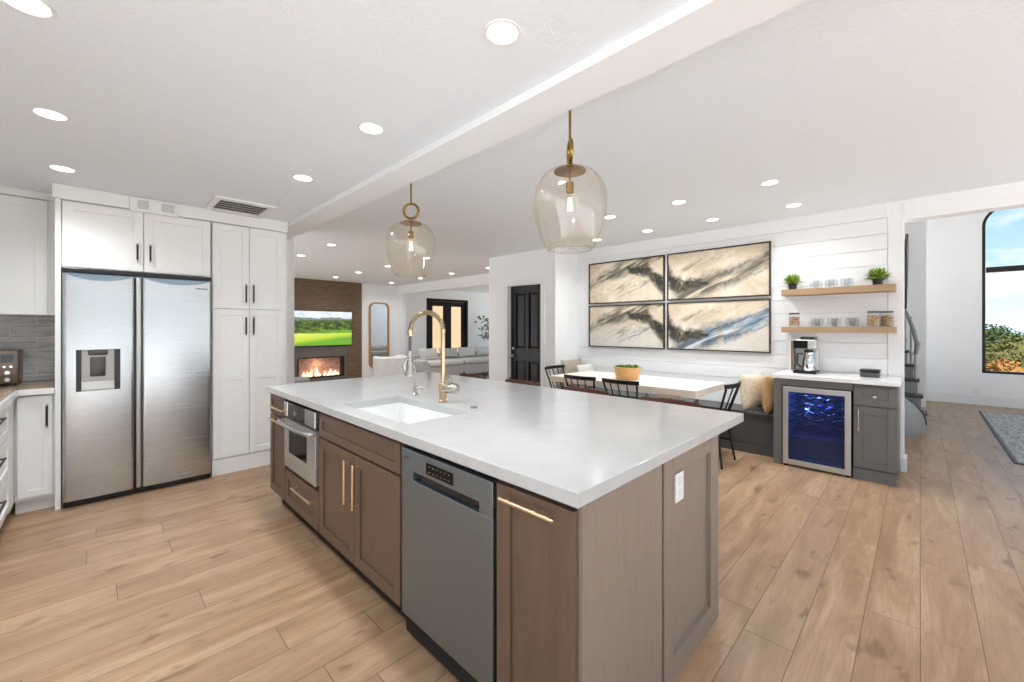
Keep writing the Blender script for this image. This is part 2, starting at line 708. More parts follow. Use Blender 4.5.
def shaker(F, u0, u1, v0, v1, th=0.02, fr=0.06, rec=0.009, mids=()):
    """framed panel: rails and stiles proud of a recessed field"""
    mb = MB()
    fbox(mb, F, u0, u0 + fr, v0, v1, -th, 0, 0.0012)
    fbox(mb, F, u1 - fr, u1, v0, v1, -th, 0, 0.0012)
    fbox(mb, F, u0 + fr, u1 - fr, v0, v0 + fr, -th, 0, 0.0012)
    fbox(mb, F, u0 + fr, u1 - fr, v1 - fr, v1, -th, 0, 0.0012)
    for m_ in mids:
        fbox(mb, F, u0 + fr, u1 - fr, m_ - fr / 2, m_ + fr / 2, -th, 0, 0.0012)
    fbox(mb, F, u0 + fr * .9, u1 - fr * .9, v0 + fr * .9, v1 - fr * .9, -th, -rec)
    return mb


def bar_handle(F, ua, va, ub, vb, r=0.006, stand=0.03, over=0.02):
    """bar pull from (ua,va) to (ub,vb) on face F with two posts"""
    mb = MB()
    a = Vector(F(ua, va, stand))
    b = Vector(F(ub, vb, stand))
    d = (b - a).normalized()
    mb.cyl(a, b, r, seg=12)
    for p in (a + d * over, b - d * over):
        foot = p + (Vector(F(ua, va, 0)) - a)
        mb.cyl(foot, p, r * 0.85, seg=10)
    return mb


def flat_handle(F, u, v0, v1, wd=0.013, stand=0.028):
    """dark flat strap pull with bright ends"""
    mb = MB()
    fbox(mb, F, u - wd / 2, u + wd / 2, v0 + .012, v1 - .012, stand - 0.006, stand, 0.0015)
    ends = [fbox(MB(), F, u - wd / 2, u + wd / 2, v, v + .014, 0, stand, 0.0015) for v in (v0, v1 - .014)]
    return mb, ends


# ================================================================== STRUCTURE
# floor
struct('floor', MB().box(-1.2, -3.6, -0.12, 11.1, 11.0, 0), M['floor'])
# ceilings
struct('ceiling_kitchen', MB().box(-1.2, -3.6, 2.44, 1.40, 5.33, 2.60), M['ceiling'])
struct('ceiling_dining', MB().box(1.50, -3.6, 2.575, 5.55, 5.47, 2.70), M['ceiling'])
struct('ceiling_living', MB().box(-1.2, 5.47, 2.575, 11.1, 11.0, 2.70), M['ceiling'])
struct('ceiling_hall', MB().box(5.5, -3.6, 4.7, 11.1, 3.95, 4.8), M['ceiling'])
bmb = MB()
bmb.box(1.375, -3.6, 2.40, 1.585, 5.47, 2.62)
struct('ceiling_beam', bmb, M['beam'])
# kitchen walls
struct('wall_kitchen', MB().box(-1.2, 5.31, 0, 1.66, 5.47, 2.575), M['wall'])
struct('wall_left', MB().box(-1.2, 1.0, 0, -1.05, 5.31, 2.44), M['wall'])
# living room
struct('wall_living', MB().box(5.08, 10.85, 0, 7.18, 11.0, 2.575).box(8.82, 10.85, 0, 11.1, 11.0, 2.575).box(7.18, 10.85, 2.28, 8.82, 11.0, 2.575), M['wall'])
fw = MB()
fw.box(1.2, 10.80, 0.62, 5.08, 11.0, 2.575).box(1.2, 10.80, 0, 5.08, 11.0, 0.09).box(1.2, 10.80, 0.09, 3.44, 11.0, 0.62).box(4.60, 10.80, 0.09, 5.08, 11.0, 0.62)
struct('wall_fireplace', fw, M['feature'])
struct('wall_header', MB().box(6.16, 5.35, 2.335, 6.36, 10.85, 2.575).box(6.16, 10.66, 0, 6.36, 10.85, 2.335), M['wall'])
# closet block with a recessed door
cb = MB()
cb.box(4.82, 3.87, 0, 4.95, 4.14, 2.575).box(4.82, 4.885, 0, 4.95, 5.35, 2.575).box(4.82, 4.14, 2.06, 4.95, 4.885, 2.575)
cb.box(4.95, 3.87, 0, 6.25, 3.97, 2.575).box(4.95, 5.25, 0, 6.25, 5.35, 2.575)
struct('wall_closet', cb, M['wall'])
tr = MB()
for a, b, c, d in ((4.07, 4.15, 0, 2.05), (4.875, 4.955, 0, 2.05), (4.07, 4.955, 2.05, 2.13)):
    tr.box(4.803, a, c, 4.8195, b, d, 0.003)
struct('trim_closet_door', tr, M['trim'])
# shiplap wall: boards with small gaps on a backing
sh = MB()
z = 0.0
k = 0
while z < 2.56:
    top = min(z + 0.1455, 2.575)
    sh.box(5.384, 0.226, z, 5.40, 3.8695, top, 0.001, 1)
    z += 0.152
sh.box(5.398, 0.11, 0, 5.55, 3.8695, 2.575)
sh.box(5.384, 0.112, 0, 5.399, 0.2215, 2.387)
struct('wall_shiplap', sh, M['wall'])
struct('wall_over_opening', MB().box(5.392, -3.6, 2.387, 5.55, 0.11, 2.575), M['wall'])
struct('wall_upper_hall', MB().box(5.45, -3.6, 2.575, 5.55, 3.95, 4.75), M['wall'])
bb = MB()
bb.box(5.372, 0.093, 0, 5.565, 0.109, 0.13, 0.002).box(5.366, 0.093, 0, 5.382, 0.135, 0.13, 0.002)
struct('baseboard_wall_end', bb, M['trim'])
# right hand hall with the tall arched window
struct('wall_stairwell', MB().box(5.55, 3.87, 0, 11.1, 3.97, 4.75), M['wall'])
wl = MB()
WX0, WX1 = 10.96, 11.1
YL, YR, ZB, ZT = -0.77, -2.95, 0.567, 3.52
wl.box(WX0, YL, 0, WX1, 3.95, 4.75).box(WX0, -3.6, 0, WX1, YR, 4.75).box(WX0, YR, 0, WX1, YL, ZB).box(WX0, YR, ZT, WX1, YL, 4.75)
RA = 0.38
for yc, s in ((YL - RA, 1), (YR + RA, -1)):
    poly = [(yc + s * RA, ZT - RA)] + [(yc + s * RA * math.cos(a * PI / 16), ZT - RA + RA * math.sin(a * PI / 16)) for a in range(1, 9)] + [(yc + s * RA, ZT)]
    wl.prism(poly, lambda u, v, q: (WX0 + q * (WX1 - WX0), u, v))
struct('wall_window', wl, M['wall'])
struct('sun_block_hall_rear', MB().box(5.55, -3.75, 2.5, 11.1, -3.601, 4.8), M['wall'])  # unseen, added to cut down the sun entering the hall
struct('wall_stair_pier', MB().box(10.0, -0.07, 0, 10.955, 0.30, 4.7), M['wall'])
struct('baseboard_hall', MB().box(10.942, -3.6, 0, 10.958, -0.075, 0.17, 0.003), M['trim'])

# arched window frame, transom and panes
def arch(inset):
    y0, y1, zb, zt, r = YL - inset, YR + inset, ZB + inset, ZT - inset, RA - inset
    p = [(y0, zb), (y0, zt - r)]
    p += [(y0 - r + r * math.cos(a * PI / 16), zt - r + r * math.sin(a * PI / 16)) for a in range(1, 9)]
    p += [(y1 + r - r * math.sin(a * PI / 16), zt - r + r * math.cos(a * PI / 16)) for a in range(0, 9)]
    p += [(y1, zb)]
    return p


wf = MB().ringprism(arch(0.001), arch(0.04), lambda u, v, s: (10.965 + 0.09 * s, u, v))
wf.box(10.97, YR + .05, 2.33, 11.05, YL - .05, 2.42).box(10.97, -1.93, ZB + .05, 11.05, -1.86, 3.4)
win = struct('window_1', wf, M['black_metal'])
struct('pane', MB().prism(arch(0.036), lambda u, v, s: (11.02 + .006 * s, u, v)), M['glass_pane'], win)

# french doors
fd = MB()
F = FnY(10.88)
for a, b, c, d in ((7.18, 7.27, 0, 2.28), (8.73, 8.82, 0, 2.28), (7.27, 8.73, 2.20, 2.28)):
    fbox(fd, F, a, b, c, d, -0.08, 0.04, 0.003)
door1 = struct('door_1', fd, M['door_brown'])
for u0, u1 in ((7.275, 7.998), (8.002, 8.725)):
    lf = MB()
    for a, b, c, d in ((u0, u0 + .15, 0.01, 2.195), (u1 - .15, u1, 0.01, 2.195), (u0 + .15, u1 - .15, 2.05, 2.195), (u0 + .15, u1 - .15, 0.01, 0.24)):
        fbox(lf, F, a, b, c, d, -0.045, 0.0, 0.003)
    leaf = struct('door_leaf', lf, M['door_brown'], door1)
    struct('pane', fbox(MB(), F, u0 + .14, u1 - .14, 0.22, 2.07, -0.026, -0.02), M['glass_pane'], leaf)

# black closet door with four raised panels
cd = MB()
F = FnX(4.90)
fbox(cd, F, 4.148, 4.878, 0.008, 2.05, -0.04, -0.014)
for a, b in ((4.148, 4.258), (4.768, 4.878), (4.478, 4.548)):
    fbox(cd, F, a, b, 0.008, 2.05, -0.014, 0.006, 0.002)
for a, b in ((0.008, 0.22), (0.82, 1.02), (1.93, 2.05)):
    for c, d in ((4.258, 4.478), (4.548, 4.768)):
        fbox(cd, F, c, d, a, b, -0.014, 0.006, 0.002)
for a, b in ((0.22, 0.82), (1.02, 1.93)):
    for c, d in ((4.258, 4.478), (4.548, 4.768)):
        cd.prism([(c + .012, a + .012), (d - .012, a + .012), (d - .012, b - .012), (c + .012, b - .012)], lambda u, v, q: (4.914 - .0, u, v) if q == 0 else (4.902, u + (.03 if u < (c + d) / 2 else -.03), v + (.03 if v < (a + b) / 2 else -.03)))
door2 = struct('door_2', cd, M['door_black'])
hb = MB()
hb.cyl((4.895, 4.82, 0.90), (4.885, 4.82, 0.90), 0.027).cyl((4.885, 4.82, 0.90), (4.855, 4.82, 0.90), 0.01).ball((4.838, 4.82, 0.90), 0.028)
hb.cyl((4.895, 4.82, 1.02), (4.882, 4.82, 1.02), 0.024)
struct('door_handle', hb, M['chrome'], door2, smooth=40)

# ------------------------------------------------------------------ crown, tile
cr_ = MB()
cr_.box(-0.235, 4.575, 2.335, 1.372, 5.30, 2.4395, 0.002)
cr_.box(-1.05, 4.945, 2.385, -0.236, 5.30, 2.4395, 0.002)
struct('trim_crown', cr_, M['cab_white'])
struct('wall_tile', MB().box(-1.05, 5.296, 0.92, -0.226, 5.3095, 1.465), M['backsplash'])

# ================================================================== FRIDGE WALL
FY = 4.60


def doors_on(th, F, defs, m, fr=0.06):
    """defs: (u0,u1,v0,v1,handle u,handle v0,handle v1, mids)"""
    for u0, u1, v0, v1, hu, h0, h1, mids in defs:
        d = th.part('door', shaker(F, u0, u1, v0, v1, fr=fr, mids=mids), m)
        if hu is not None:
            s, e_ = flat_handle(F, hu, h0, h1)
            h = th.part('handle', s, M['black_metal'], d, label='black strap pull')
            for q in e_:
                th.part('handle_end', q, M['nickel'], d)


# cabinet over the fridge, with the side panels that frame the fridge
t = Thing('fridge_cabinet', 'white two-door upper cabinet above the steel refrigerator, with side panel to the floor', 'cabinet', (0.27, 5.0, 0))
t.part('body', MB().box(-0.19, 4.622, 1.82, 0.733, 5.30, 2.334), M['cab_white'])
t.part('side_panel', MB().box(-0.222, 4.585, 0, -0.191, 5.29, 2.334, 0.002), M['cab_white'])
doors_on(t, FnY(FY), [(-0.185, 0.272, 1.83, 2.325, 0.235, 1.91, 2.06, ()), (0.277, 0.730, 1.83, 2.325, 0.315, 1.91, 2.06, ())], M['cab_white'])

# pantry
t = Thing('pantry_cabinet', 'tall white four-door pantry cabinet right of the refrigerator', 'cabinet', (1.04, 5.0, 0))
t.part('body', MB().box(0.742, 4.622, 0.0, 1.37, 5.30, 2.334), M['cab_white'])
t.part('toe_kick', MB().box(0.742, 4.66 - .05, 0.0, 1.336, 4.6215, 0.145), M['cab_white'])
doors_on(t, FnY(FY), [
    (0.748, 1.034, 1.545, 2.325, 1.005, 1.60, 1.78, ()), (1.038, 1.330, 1.545, 2.325, 1.068, 1.60, 1.78, ()),
    (0.748, 1.034, 0.155, 1.535, 1.005, 1.29, 1.47, (0.90,)), (1.038, 1.330, 0.155, 1.535, 1.068, 1.29, 1.47, (0.90,))], M['cab_white'], 0.055)

# upper cabinet at the left edge
t = Thing('upper_cabinet', 'white upper wall cabinet hanging over the grey tile backsplash', 'cabinet', (-0.64, 5.1, 1.465))
t.part('body', MB().box(-1.045, 4.99, 1.465, -0.236, 5.295, 2.384), M['cab_white'])
doors_on(t, FnY(4.97), [(-1.04, -0.66, 1.468, 2.378, None, 0, 0, ()), (-0.655, -0.28, 1.468, 2.378, None, 0, 0, ())], M['cab_white'], 0.065)

# corner base cabinet
t = Thing('base_cabinet', 'white single-door base cabinet left of the refrigerator', 'cabinet', (-0.32, 4.9, 0))
t.part('body', MB().box(-0.42, 4.64, 0.10, -0.224, 5.29, 0.873), M['cab_white'])
t.part('toe_kick', MB().box(-0.42, 4.69, 0, -0.224, 4.71, 0.0995), M['cab_white'])
doors_on(t, FnY(4.62), [(-0.405, -0.236, 0.125, 0.862, -0.262, 0.62, 0.80, ())], M['cab_white'], 0.048)

# drawer base on the left leg
t = Thing('drawer_cabinet', 'white drawer base cabinet at the left edge with black pulls', 'cabinet', (-0.7, 4.0, 0))
t.part('body', MB().box(-1.04, 3.2, 0.10, -0.441, 5.29, 0.873).box(-0.441, 4.406, 0.10, -0.4205, 4.62, 0.873), M['cab_white'])
t.part('toe_kick', MB().box(-1.04, 3.2, 0, -0.48, 4.70, 0.0995), M['cab_white'])
F = FpX(-0.42)
for v0, v1 in ((0.125, 0.36), (0.37, 0.62), (0.63, 0.862)):
    for y0, y1 in ((3.22, 4.40),):
        d = t.part('drawer', shaker(F, y0, y1, v0, v1, fr=0.05), M['cab_white'])
        vm = v1 - 0.045
        t.part('handle', bar_handle(F, 3.68, vm, 3.93, vm, 0.006), M['black_metal'], d)

# L shaped worktop
t = Thing('corner_worktop', 'tan L-shaped worktop with white front edge under the tile backsplash', 'worktop', (-0.6, 4.9, 0.875))
t.part('slab', MB().box(-1.045, 4.61, 0.875, -0.224, 5.292, 0.914).box(-1.045, 3.2, 0.875, -0.415, 4.61, 0.914), M['quartz_tan'])
t.part('front_edge', MB().box(-0.414, 4.590, 0.874, -0.224, 4.609, 0.915, 0.002).box(-0.414, 3.2, 0.874, -0.395, 4.609, 0.915, 0.002), M['quartz_white'])

# toaster oven
t = Thing('toaster_oven', 'bronze steel toaster oven with control knobs on the corner worktop', 'toaster oven', (-0.66, 5.05, 0.915))
t.part('body', MB().box(-0.88, 4.96, 0.935, -0.428, 5.24, 1.19, 0.008), mat('bronze_steel', (120, 106, 95), 0.3, 0.8), smooth=30)
t.part('door', MB().box(-0.86, 4.948, 0.95, -0.535, 4.9595, 1.17, 0.004), M['black_glass'])
t.part('handle', MB().tube([(-0.84, 4.9475, 1.145), (-0.84, 4.92, 1.145), (-0.56, 4.92, 1.145), (-0.56, 4.9475, 1.145)], 0.007), M['chrome'], smooth=50)
t.part('display', MB().box(-0.515, 4.953, 1.10, -0.452, 4.9595, 1.16), mat('toaster_display', (70, 75, 80), 0.2))
for zz, dx, r in ((1.066, -.015, .009), (1.066, .018, .009), (1.02, 0, .017), (0.967, 0, .017)):
    t.part('knob', MB().cyl((-0.482 + dx, 4.9595, zz), (-0.482 + dx, 4.942, zz), r, r * .85), M['chrome'], smooth=40)
for x in (-0.85, -0.46):
    t.part('foot', MB().box(x - .02, 4.965, 0.9155, x + .02, 5.22, 0.9345), M['black_plastic'])

# refrigerator (side by side, stainless)
t = Thing('refrigerator', 'stainless steel side-by-side refrigerator with water dispenser', 'refrigerator', (0.27, 4.9, 0))
t.part('body', MB().box(-0.185, 4.61, 0.03, 0.728, 5.28, 1.785), M['steel_dark'])
t.part('top_strip', MB().box(-0.186, 4.555, 1.788, 0.729, 4.72, 1.818, 0.003), M['black_plastic'])
t.part('grille', MB().box(-0.18, 4.575, 0.004, 0.722, 4.609, 0.045), M['black_plastic'])


def fridge_door(x0, x1, hole=None):
    """slightly bowed door skin with rounded vertical edges"""
    mb = MB()
    n = 18
    zs = [0.052, 1.775]
    xs = [x0 + (x1 - x0) * i / n for i in range(n + 1)]

    def yy(x):
        s = (x - x0) / (x1 - x0)
        e_ = min(s, 1 - s) * (x1 - x0)
        rr = 0.014
        edge = rr - math.sqrt(max(0, rr * rr - max(0, rr - e_) ** 2)) if e_ < rr else 0
        return 4.556 - 0.009 * (1 - (2 * s - 1) ** 2) + edge
    xs = sorted(set(xs + [x0 + .003, x0 + .007, x0 + .014, x1 - .014, x1 - .007, x1 - .003] + ([hole[0], hole[1]] if hole else [])))
    zz = sorted(set(zs + ([hole[2], hole[3]] if hole else [])))
    V = {}
    for i, x in enumerate(xs):
        for j, z_ in enumerate(zz):
            V[(i, j)] = mb.bm.verts.new((x, yy(x), z_))
    for i in range(len(xs) - 1):
        for j in range(len(zz) - 1):
            if hole and hole[0] - 1e-6 <= xs[i] and xs[i + 1] <= hole[1] + 1e-6 and abs(zz[j] - hole[2]) < 1e-6:
                continue
            mb.bm.faces.new((V[(i, j)], V[(i + 1, j)], V[(i + 1, j + 1)], V[(i, j + 1)]))
    b0 = {}
    for (i, j) in list(V):
        if i in (0, len(xs) - 1) or j in (0, len(zz) - 1):
            b0[(i, j)] = mb.bm.verts.new((xs[i], 4.606, zz[j]))
    for j in range(len(zz) - 1):
        for i in (0, len(xs) - 1):
            mb.bm.faces.new((V[(i, j)], V[(i, j + 1)], b0[(i, j + 1)], b0[(i, j)]))
    for i in range(len(xs) - 1):
        for j in (0, len(zz) - 1):
            mb.bm.faces.new((V[(i, j)], V[(i + 1, j)], b0[(i + 1, j)], b0[(i, j)]))
    return mb


HX0, HX1, HZ0, HZ1 = -0.113, 0.132, 0.875, 1.195
d1 = t.part('door', fridge_door(-0.182, 0.214, (HX0, HX1, HZ0, HZ1)), M['steel'], smooth=35)
d2 = t.part('door', fridge_door(0.262, 0.727), M['steel'], smooth=35)
t.part('handle', MB().box(0.226, 4.552, 0.052, 0.256, 4.60, 1.772, 0.008), M['steel_satin'], d2, smooth=40)
t.part('gap_strip', MB().box(0.2145, 4.585, 0.052, 0.2255, 4.605, 1.772), M['black_plastic'], d1)
for x0, x1, d in ((-0.172, 0.205, d1), (0.275, 0.715, d2)):
    n = 16
    poly = [(x0, 1.776)] + [(x0 + (x1 - x0) * i / n, 1.774 - 0.05 * math.sin(PI * i / n) ** 0.7) for i in range(n + 1)] + [(x1, 1.776)]
    poly = [(x0 + (x1 - x0) * i / n, 1.7749 - 0.045 * math.sin(PI * i / n) ** 0.7) for i in range(1, n)] + [(x1, 1.7745), (x0, 1.7745)]
    t.part('top_scoop', MB().prism(poly, lambda u, v, s: (u, 4.5475 - .006 * math.sin(PI * (u - x0) / (x1 - x0)) * 0 + s * .03 - .003, v)), M['steel_dark'], d)
# dispenser
ds = MB()
ds.box(HX0, 4.60, HZ0, HX1, 4.606, HZ1).box(HX0, 4.549, HZ0, HX0 + .028, 4.60, HZ1).box(HX1 - .034, 4.549, HZ0, HX1, 4.60, HZ1)
dp = t.part('dispenser', ds, M['black_plastic'], d1)
dd = MB()
dd.box(HX0 + .0285, 4.575, HZ0 + .07, HX1 - .0345, 4.599, HZ1 - .002).box(HX0 + .0285, 4.551, HZ0, HX1 - .0345, 4.599, HZ0 + .012).prism(
    [(4.575, HZ0 + .07), (4.553, HZ0 + .012), (4.598, HZ0 + .012), (4.598, HZ0 + .07)], lambda u, v, s: (HX0 + .0285 + s * (HX1 - HX0 - .063), u, v))
t.part('dispenser_panel', dd, mat('dispenser_grey', (176, 174, 170), 0.35, 0.5), d1)
t.part('dispenser_spout', MB().box(-0.05, 4.548, 1.15, 0.062, 4.5745, 1.193, 0.012).box(-0.038, 4.556, 0.985, 0.048, 4.5748, 1.135, 0.006), M['pewter'], d1, smooth=40)
t.part('logo', MB().box(0.60, 4.5495, 1.705, 0.70, 4.5535, 1.713), M['pewter'], d2)

# vents
t = Thing('wall_vent', 'white vent box with two grey grilles on the crown above the refrigerator', 'vent', (0.34, 4.57, 2.33))
t.part('cover', MB().box(0.185, 4.553, 2.318, 0.495, 4.5745, 2.437, 0.004), M['plastic_white'])
for x0, x1 in ((0.235, 0.305), (0.385, 0.468)):
    g = MB()
    for i in range(7):
        g.box(x0 + (x1 - x0) * i / 7, 4.549, 2.345, x0 + (x1 - x0) * (i + .55) / 7, 4.5525, 2.412)
    for i in range(5):
        g.box(x0, 4.550, 2.345 + .0145 * i, x1, 4.5525, 2.352 + .0145 * i)
    t.part('grille', g, M['steel_satin'])
t = Thing('ceiling_register', 'white louvered air register in the kitchen ceiling above the pantry', 'vent', (0.9, 4.3, 2.43))
t.part('frame', MB().ringprism([(0.675, 4.05), (1.12, 4.05), (1.12, 4.545), (0.675, 4.545)], [(0.72, 4.10), (1.075, 4.10), (1.075, 4.495), (0.72, 4.495)], lambda u, v, s: (u, v, 2.422 + s * 0.017)), M['plastic_white'])
t.part('duct', MB().box(0.715, 4.095, 2.437, 1.08, 4.50, 2.4398), M['slate'])
for i in range(5):
    yb = 4.105 + i * 0.078
    t.part('louver', MB().prism([(yb + .05, 2.437), (yb, 2.4225), (yb + .004, 2.4205), (yb + .056, 2.435)], lambda u, v, s: (0.721 + s * .353, u, v)), M['plastic_white'])

# ================================================================== ISLAND
IX = 0.945     # front face of the doors
F = FnX(IX)
CX0, CX1, CY0, CY1 = 0.918, 2.39, 0.658, 3.585
SX0, SX1, SY0, SY1 = 1.02, 1.405, 1.70, 2.435
wt = MB()
# slab with the sink cut out: four strips round the opening as one welded ring plus bevel
outer = [(CX0, CY0), (CX1, CY0), (CX1, CY1), (CX0, CY1)]
inner = [(SX0, SY0), (SX1, SY0), (SX1, SY1), (SX0, SY1)]
wt.ringprism(outer, inner, lambda u, v, s: (u, v, 0.873 + s * 0.042))
t_ = obj('island_worktop', wt, M['quartz'], off=(1.65, 2.1, 0.873), bev=0.002)
tag(t_, 'large white quartz worktop with sink cutout on the brown island', 'worktop')

# sink bowl
t = Thing('kitchen_sink', 'white rectangular undermount sink set into the island worktop', 'sink', (1.21, 2.07, 0.65))
sk = MB()
a0 = [(SX0 - .012, SY0 - .012), (SX1 + .012, SY0 - .012), (SX1 + .012, SY1 + .012), (SX0 - .012, SY1 + .012)]
a1 = [(SX0 + .001, SY0 + .001), (SX1 - .001, SY0 + .001), (SX1 - .001, SY1 - .001), (SX0 + .001, SY1 - .001)]
sk.ringprism(a0, a1, lambda u, v, s: (u, v, 0.66 + s * 0.2125))
sk.box(SX0 - .012, SY0 - .012, 0.645, SX1 + .012, SY1 + .012, 0.662)
t.part('basin', sk, M['ceramic'])
t.part('drain', MB().lathe([(0, .665), (.035, .665), (.045, .663), (.045, .6605)], (1.3, 2.07, 0)), M['chrome'], smooth=40)

# faucet
t = Thing('pull_down_faucet', 'tall champagne spring-neck faucet with pull-down sprayer behind the island sink', 'faucet', (1.474, 2.05, 0.915))
fx, fy = 1.474, 2.05
t.part('base', MB().lathe([(0, .916), (.029, .916), (.029, .925), (.022, .932), (.021, .975), (.025, .98), (.025, 1.02), (.019, 1.03), (0, 1.03)], (fx, fy, 0), 24), M['champagne'], smooth=35)
t.part('post', MB().cyl((fx, fy, 1.03), (fx, fy, 1.345), 0.0135), M['champagne'], smooth=40)
hd = MB().tube([(fx, fy, 1.0), (fx + .012, fy - .02, 1.0), (fx + .03, fy - .05, 1.0), (fx + .045, fy - .075, 1.0), (fx + .052, fy - .087, 1.0)], [.026, .03, .032, .03, .018], 16)
lv = t.part('valve', hd, M['nickel'], smooth=40)
t.part('lever', MB().tube([(fx + .03, fy - .05, 1.03), (fx + .02, fy - .04, 1.055), (fx + .0, fy - .03, 1.065)], 0.006), M['nickel'], lv, smooth=40)
arc = []
for i in range(25):
    a = PI * i / 24
    arc.append((fx - .112 + .112 * math.cos(a), fy, 1.345 + .108 * math.sin(a)))
t.part('hose', MB().tube(arc + [(fx - .226, fy, 1.30)], 0.0075, 10), M['pewter'], smooth=60)
coil = []
turns, per = 34, 10
path = [Vector(p) for p in arc]
for i in range(turns * per + 1):
    s = i / (turns * per) * (len(path) - 1)
    k0 = min(int(s), len(path) - 2)
    p = path[k0].lerp(path[k0 + 1], s - k0)
    d = (path[k0 + 1] - path[k0]).normalized()
    nrm = Vector((0, 1, 0))
    bn = d.cross(nrm)
    a = 2 * PI * i / per
    coil.append(p + (nrm * math.cos(a) + bn * math.sin(a)) * 0.0125)
t.part('spring', MB().tube(coil, 0.0028, 5), M['champagne'], smooth=60)
t.part('spring_collar', MB().cyl((fx - .2235, fy, 1.318), (fx - .2255, fy, 1.352), 0.0165), M['champagne'], smooth=40)
t.part('spring_collar', MB().cyl((fx, fy, 1.335), (fx, fy, 1.355), 0.0165), M['champagne'], smooth=40)
t.part('hose_end', MB().tube([(fx - .2255, fy, 1.32), (fx - .228, fy, 1.22)], 0.008), M['pewter'], smooth=40)
t.part('sprayer', MB().lathe([(0, 1.235), (.011, 1.235), (.014, 1.22), (.017, 1.17), (.02, 1.13), (.027, 1.105), (.027, 1.092), (.02, 1.09), (0, 1.09)], (fx - .228, fy, 0), 20), M['nickel'], smooth=35)
t.part('trigger', MB().tube([(fx - .255, fy, 1.12), (fx - .264, fy, 1.15), (fx - .25, fy, 1.19)], .007), M['nickel'], smooth=40)
t.part('docking_arm', MB().cyl((fx, fy, 1.185), (fx - .21, fy, 1.185), 0.005).tube([(fx - .228 + .024 * math.cos(a * PI / 8), fy + .024 * math.sin(a * PI / 8), 1.185) for a in range(16)], 0.005, 8, closed=True), M['nickel'], smooth=40)

t = Thing('filter_faucet', 'small nickel drinking-water tap beside the tall spring faucet', 'faucet', (1.495, 2.395, 0.915))
qx, qy = 1.495, 2.395
t.part('base', MB().lathe([(0, .916), (.022, .916), (.022, .922), (.013, .93), (.012, .965), (.015, .972), (.012, .985), (0, .985)], (qx, qy, 0), 20), M['nickel'], smooth=35)
neck = [(qx, qy, .98), (qx, qy, 1.06)] + [(qx - .05 + .05 * math.cos(a * PI / 10), qy, 1.08 + .05 * math.sin(a * PI / 10)) for a in range(0, 10)] + [(qx - .1, qy, 1.06)]
t.part('spout', MB().tube(neck, 0.005, 10), M['nickel'], smooth=50)
t.part('lever', MB().tube([(qx, qy, .96), (qx + .025, qy - .03, .965), (qx + .04, qy - .05, .95)], [.008, .009, .006]), M['nickel'], smooth=50)
bt = MB().lathe([(0, .925), (.017, .925), (.018, .92), (.022, .918), (.022, .9155), (0, .9155)], (1.486, 1.773, 0), 20)
tag(obj('air_switch', bt, M['nickel'], off=(1.486, 1.773, .9155), smooth=40), 'small round nickel push button on the island worktop by the sink corner', 'button')

# --- island cabinets
TOE = 0.11


def gold_pull(t, F, a, b, c, d, par):
    t.part('handle', bar_handle(F, a, b, c, d, 0.0065, 0.032, 0.018), M['brass_light'], par, smooth=40, label='slim brass bar pull')


# narrow cabinet at far end
t = Thing('narrow_cabinet', 'narrow brown island cabinet with small drawer and door at the far end beside the microwave', 'cabinet', (1.25, 3.39, 0))
t.part('body', MB().box(0.967, 3.218, TOE, 1.55, 3.572, 0.872), M['isl'])
t.part('toe_kick', MB().box(1.02, 3.218, 0, 1.55, 3.54, TOE - .0005), M['dark_gap'])
d = t.part('drawer', shaker(F, 3.222, 3.572, 0.715, 0.862, fr=0.045), M['isl'])
gold_pull(t, F, 3.20, 0.775, 3.49, 0.775, d)
d = t.part('door', shaker(F, 3.222, 3.572, 0.125, 0.705), M['isl'])
gold_pull(t, F, 3.20, 0.682, 3.49, 0.682, d)
# microwave housing
t = Thing('microwave_cabinet', 'brown island cabinet with one drawer below the built-in microwave', 'cabinet', (1.25, 2.9, 0))
t.part('body', MB().box(0.967, 2.586, TOE, 1.55, 3.216, 0.375).box(0.967, 3.20, 0.375, 1.55, 3.216, 0.872).box(0.967, 2.586, 0.375, 1.55, 2.602, 0.872), M['isl'])
t.part('toe_kick', MB().box(1.02, 2.586, 0, 1.55, 3.216, TOE - .0005), M['dark_gap'])
d = t.part('drawer', shaker(F, 2.59, 3.212, 0.125, 0.36), M['isl'])
gold_pull(t, F, 2.64, 0.29, 2.99, 0.29, d)
# microwave drawer
t = Thing('microwave_oven', 'built-in stainless microwave with black glass front in the island', 'microwave', (1.25, 2.9, 0.38))
t.part('body', MB().box(0.962, 2.604, 0.378, 1.5, 3.198, 0.86), M['dark_gap'])
fr_ = MB()
fbox(fr_, F, 2.608, 3.194, 0.395, 0.50, -0.015, 0.012, 0.003)
fbox(fr_, F, 2.608, 2.755, 0.50, 0.73, -0.015, 0.012, 0.003)
fbox(fr_, F, 3.115, 3.194, 0.50, 0.73, -0.015, 0.012, 0.003)
fbox(fr_, F, 2.755, 3.115, 0.69, 0.73, -0.015, 0.012, 0.003)
dr = t.part('door', fr_, M['steel_satin'])
t.part('door_glass', fbox(MB(), F, 2.754, 3.116, 0.498, 0.692, -0.01, 0.008), M['black_glass'], dr)
t.part('control_panel', fbox(MB(), F, 2.79, 3.12, 0.745, 0.85, -0.015, 0.012, 0.003), M['black_glass'])
for a, b in ((2.608, 2.785), (3.125, 3.194)):
    t.part('corner_cap', fbox(MB(), F, a, b, 0.745, 0.85, -0.015, 0.016, 0.006), M['steel'])
t.part('dial', MB().cyl(F(2.93, 0.80, 0.0125), F(2.93, 0.80, 0.03), 0.02), M['steel'], smooth=40)
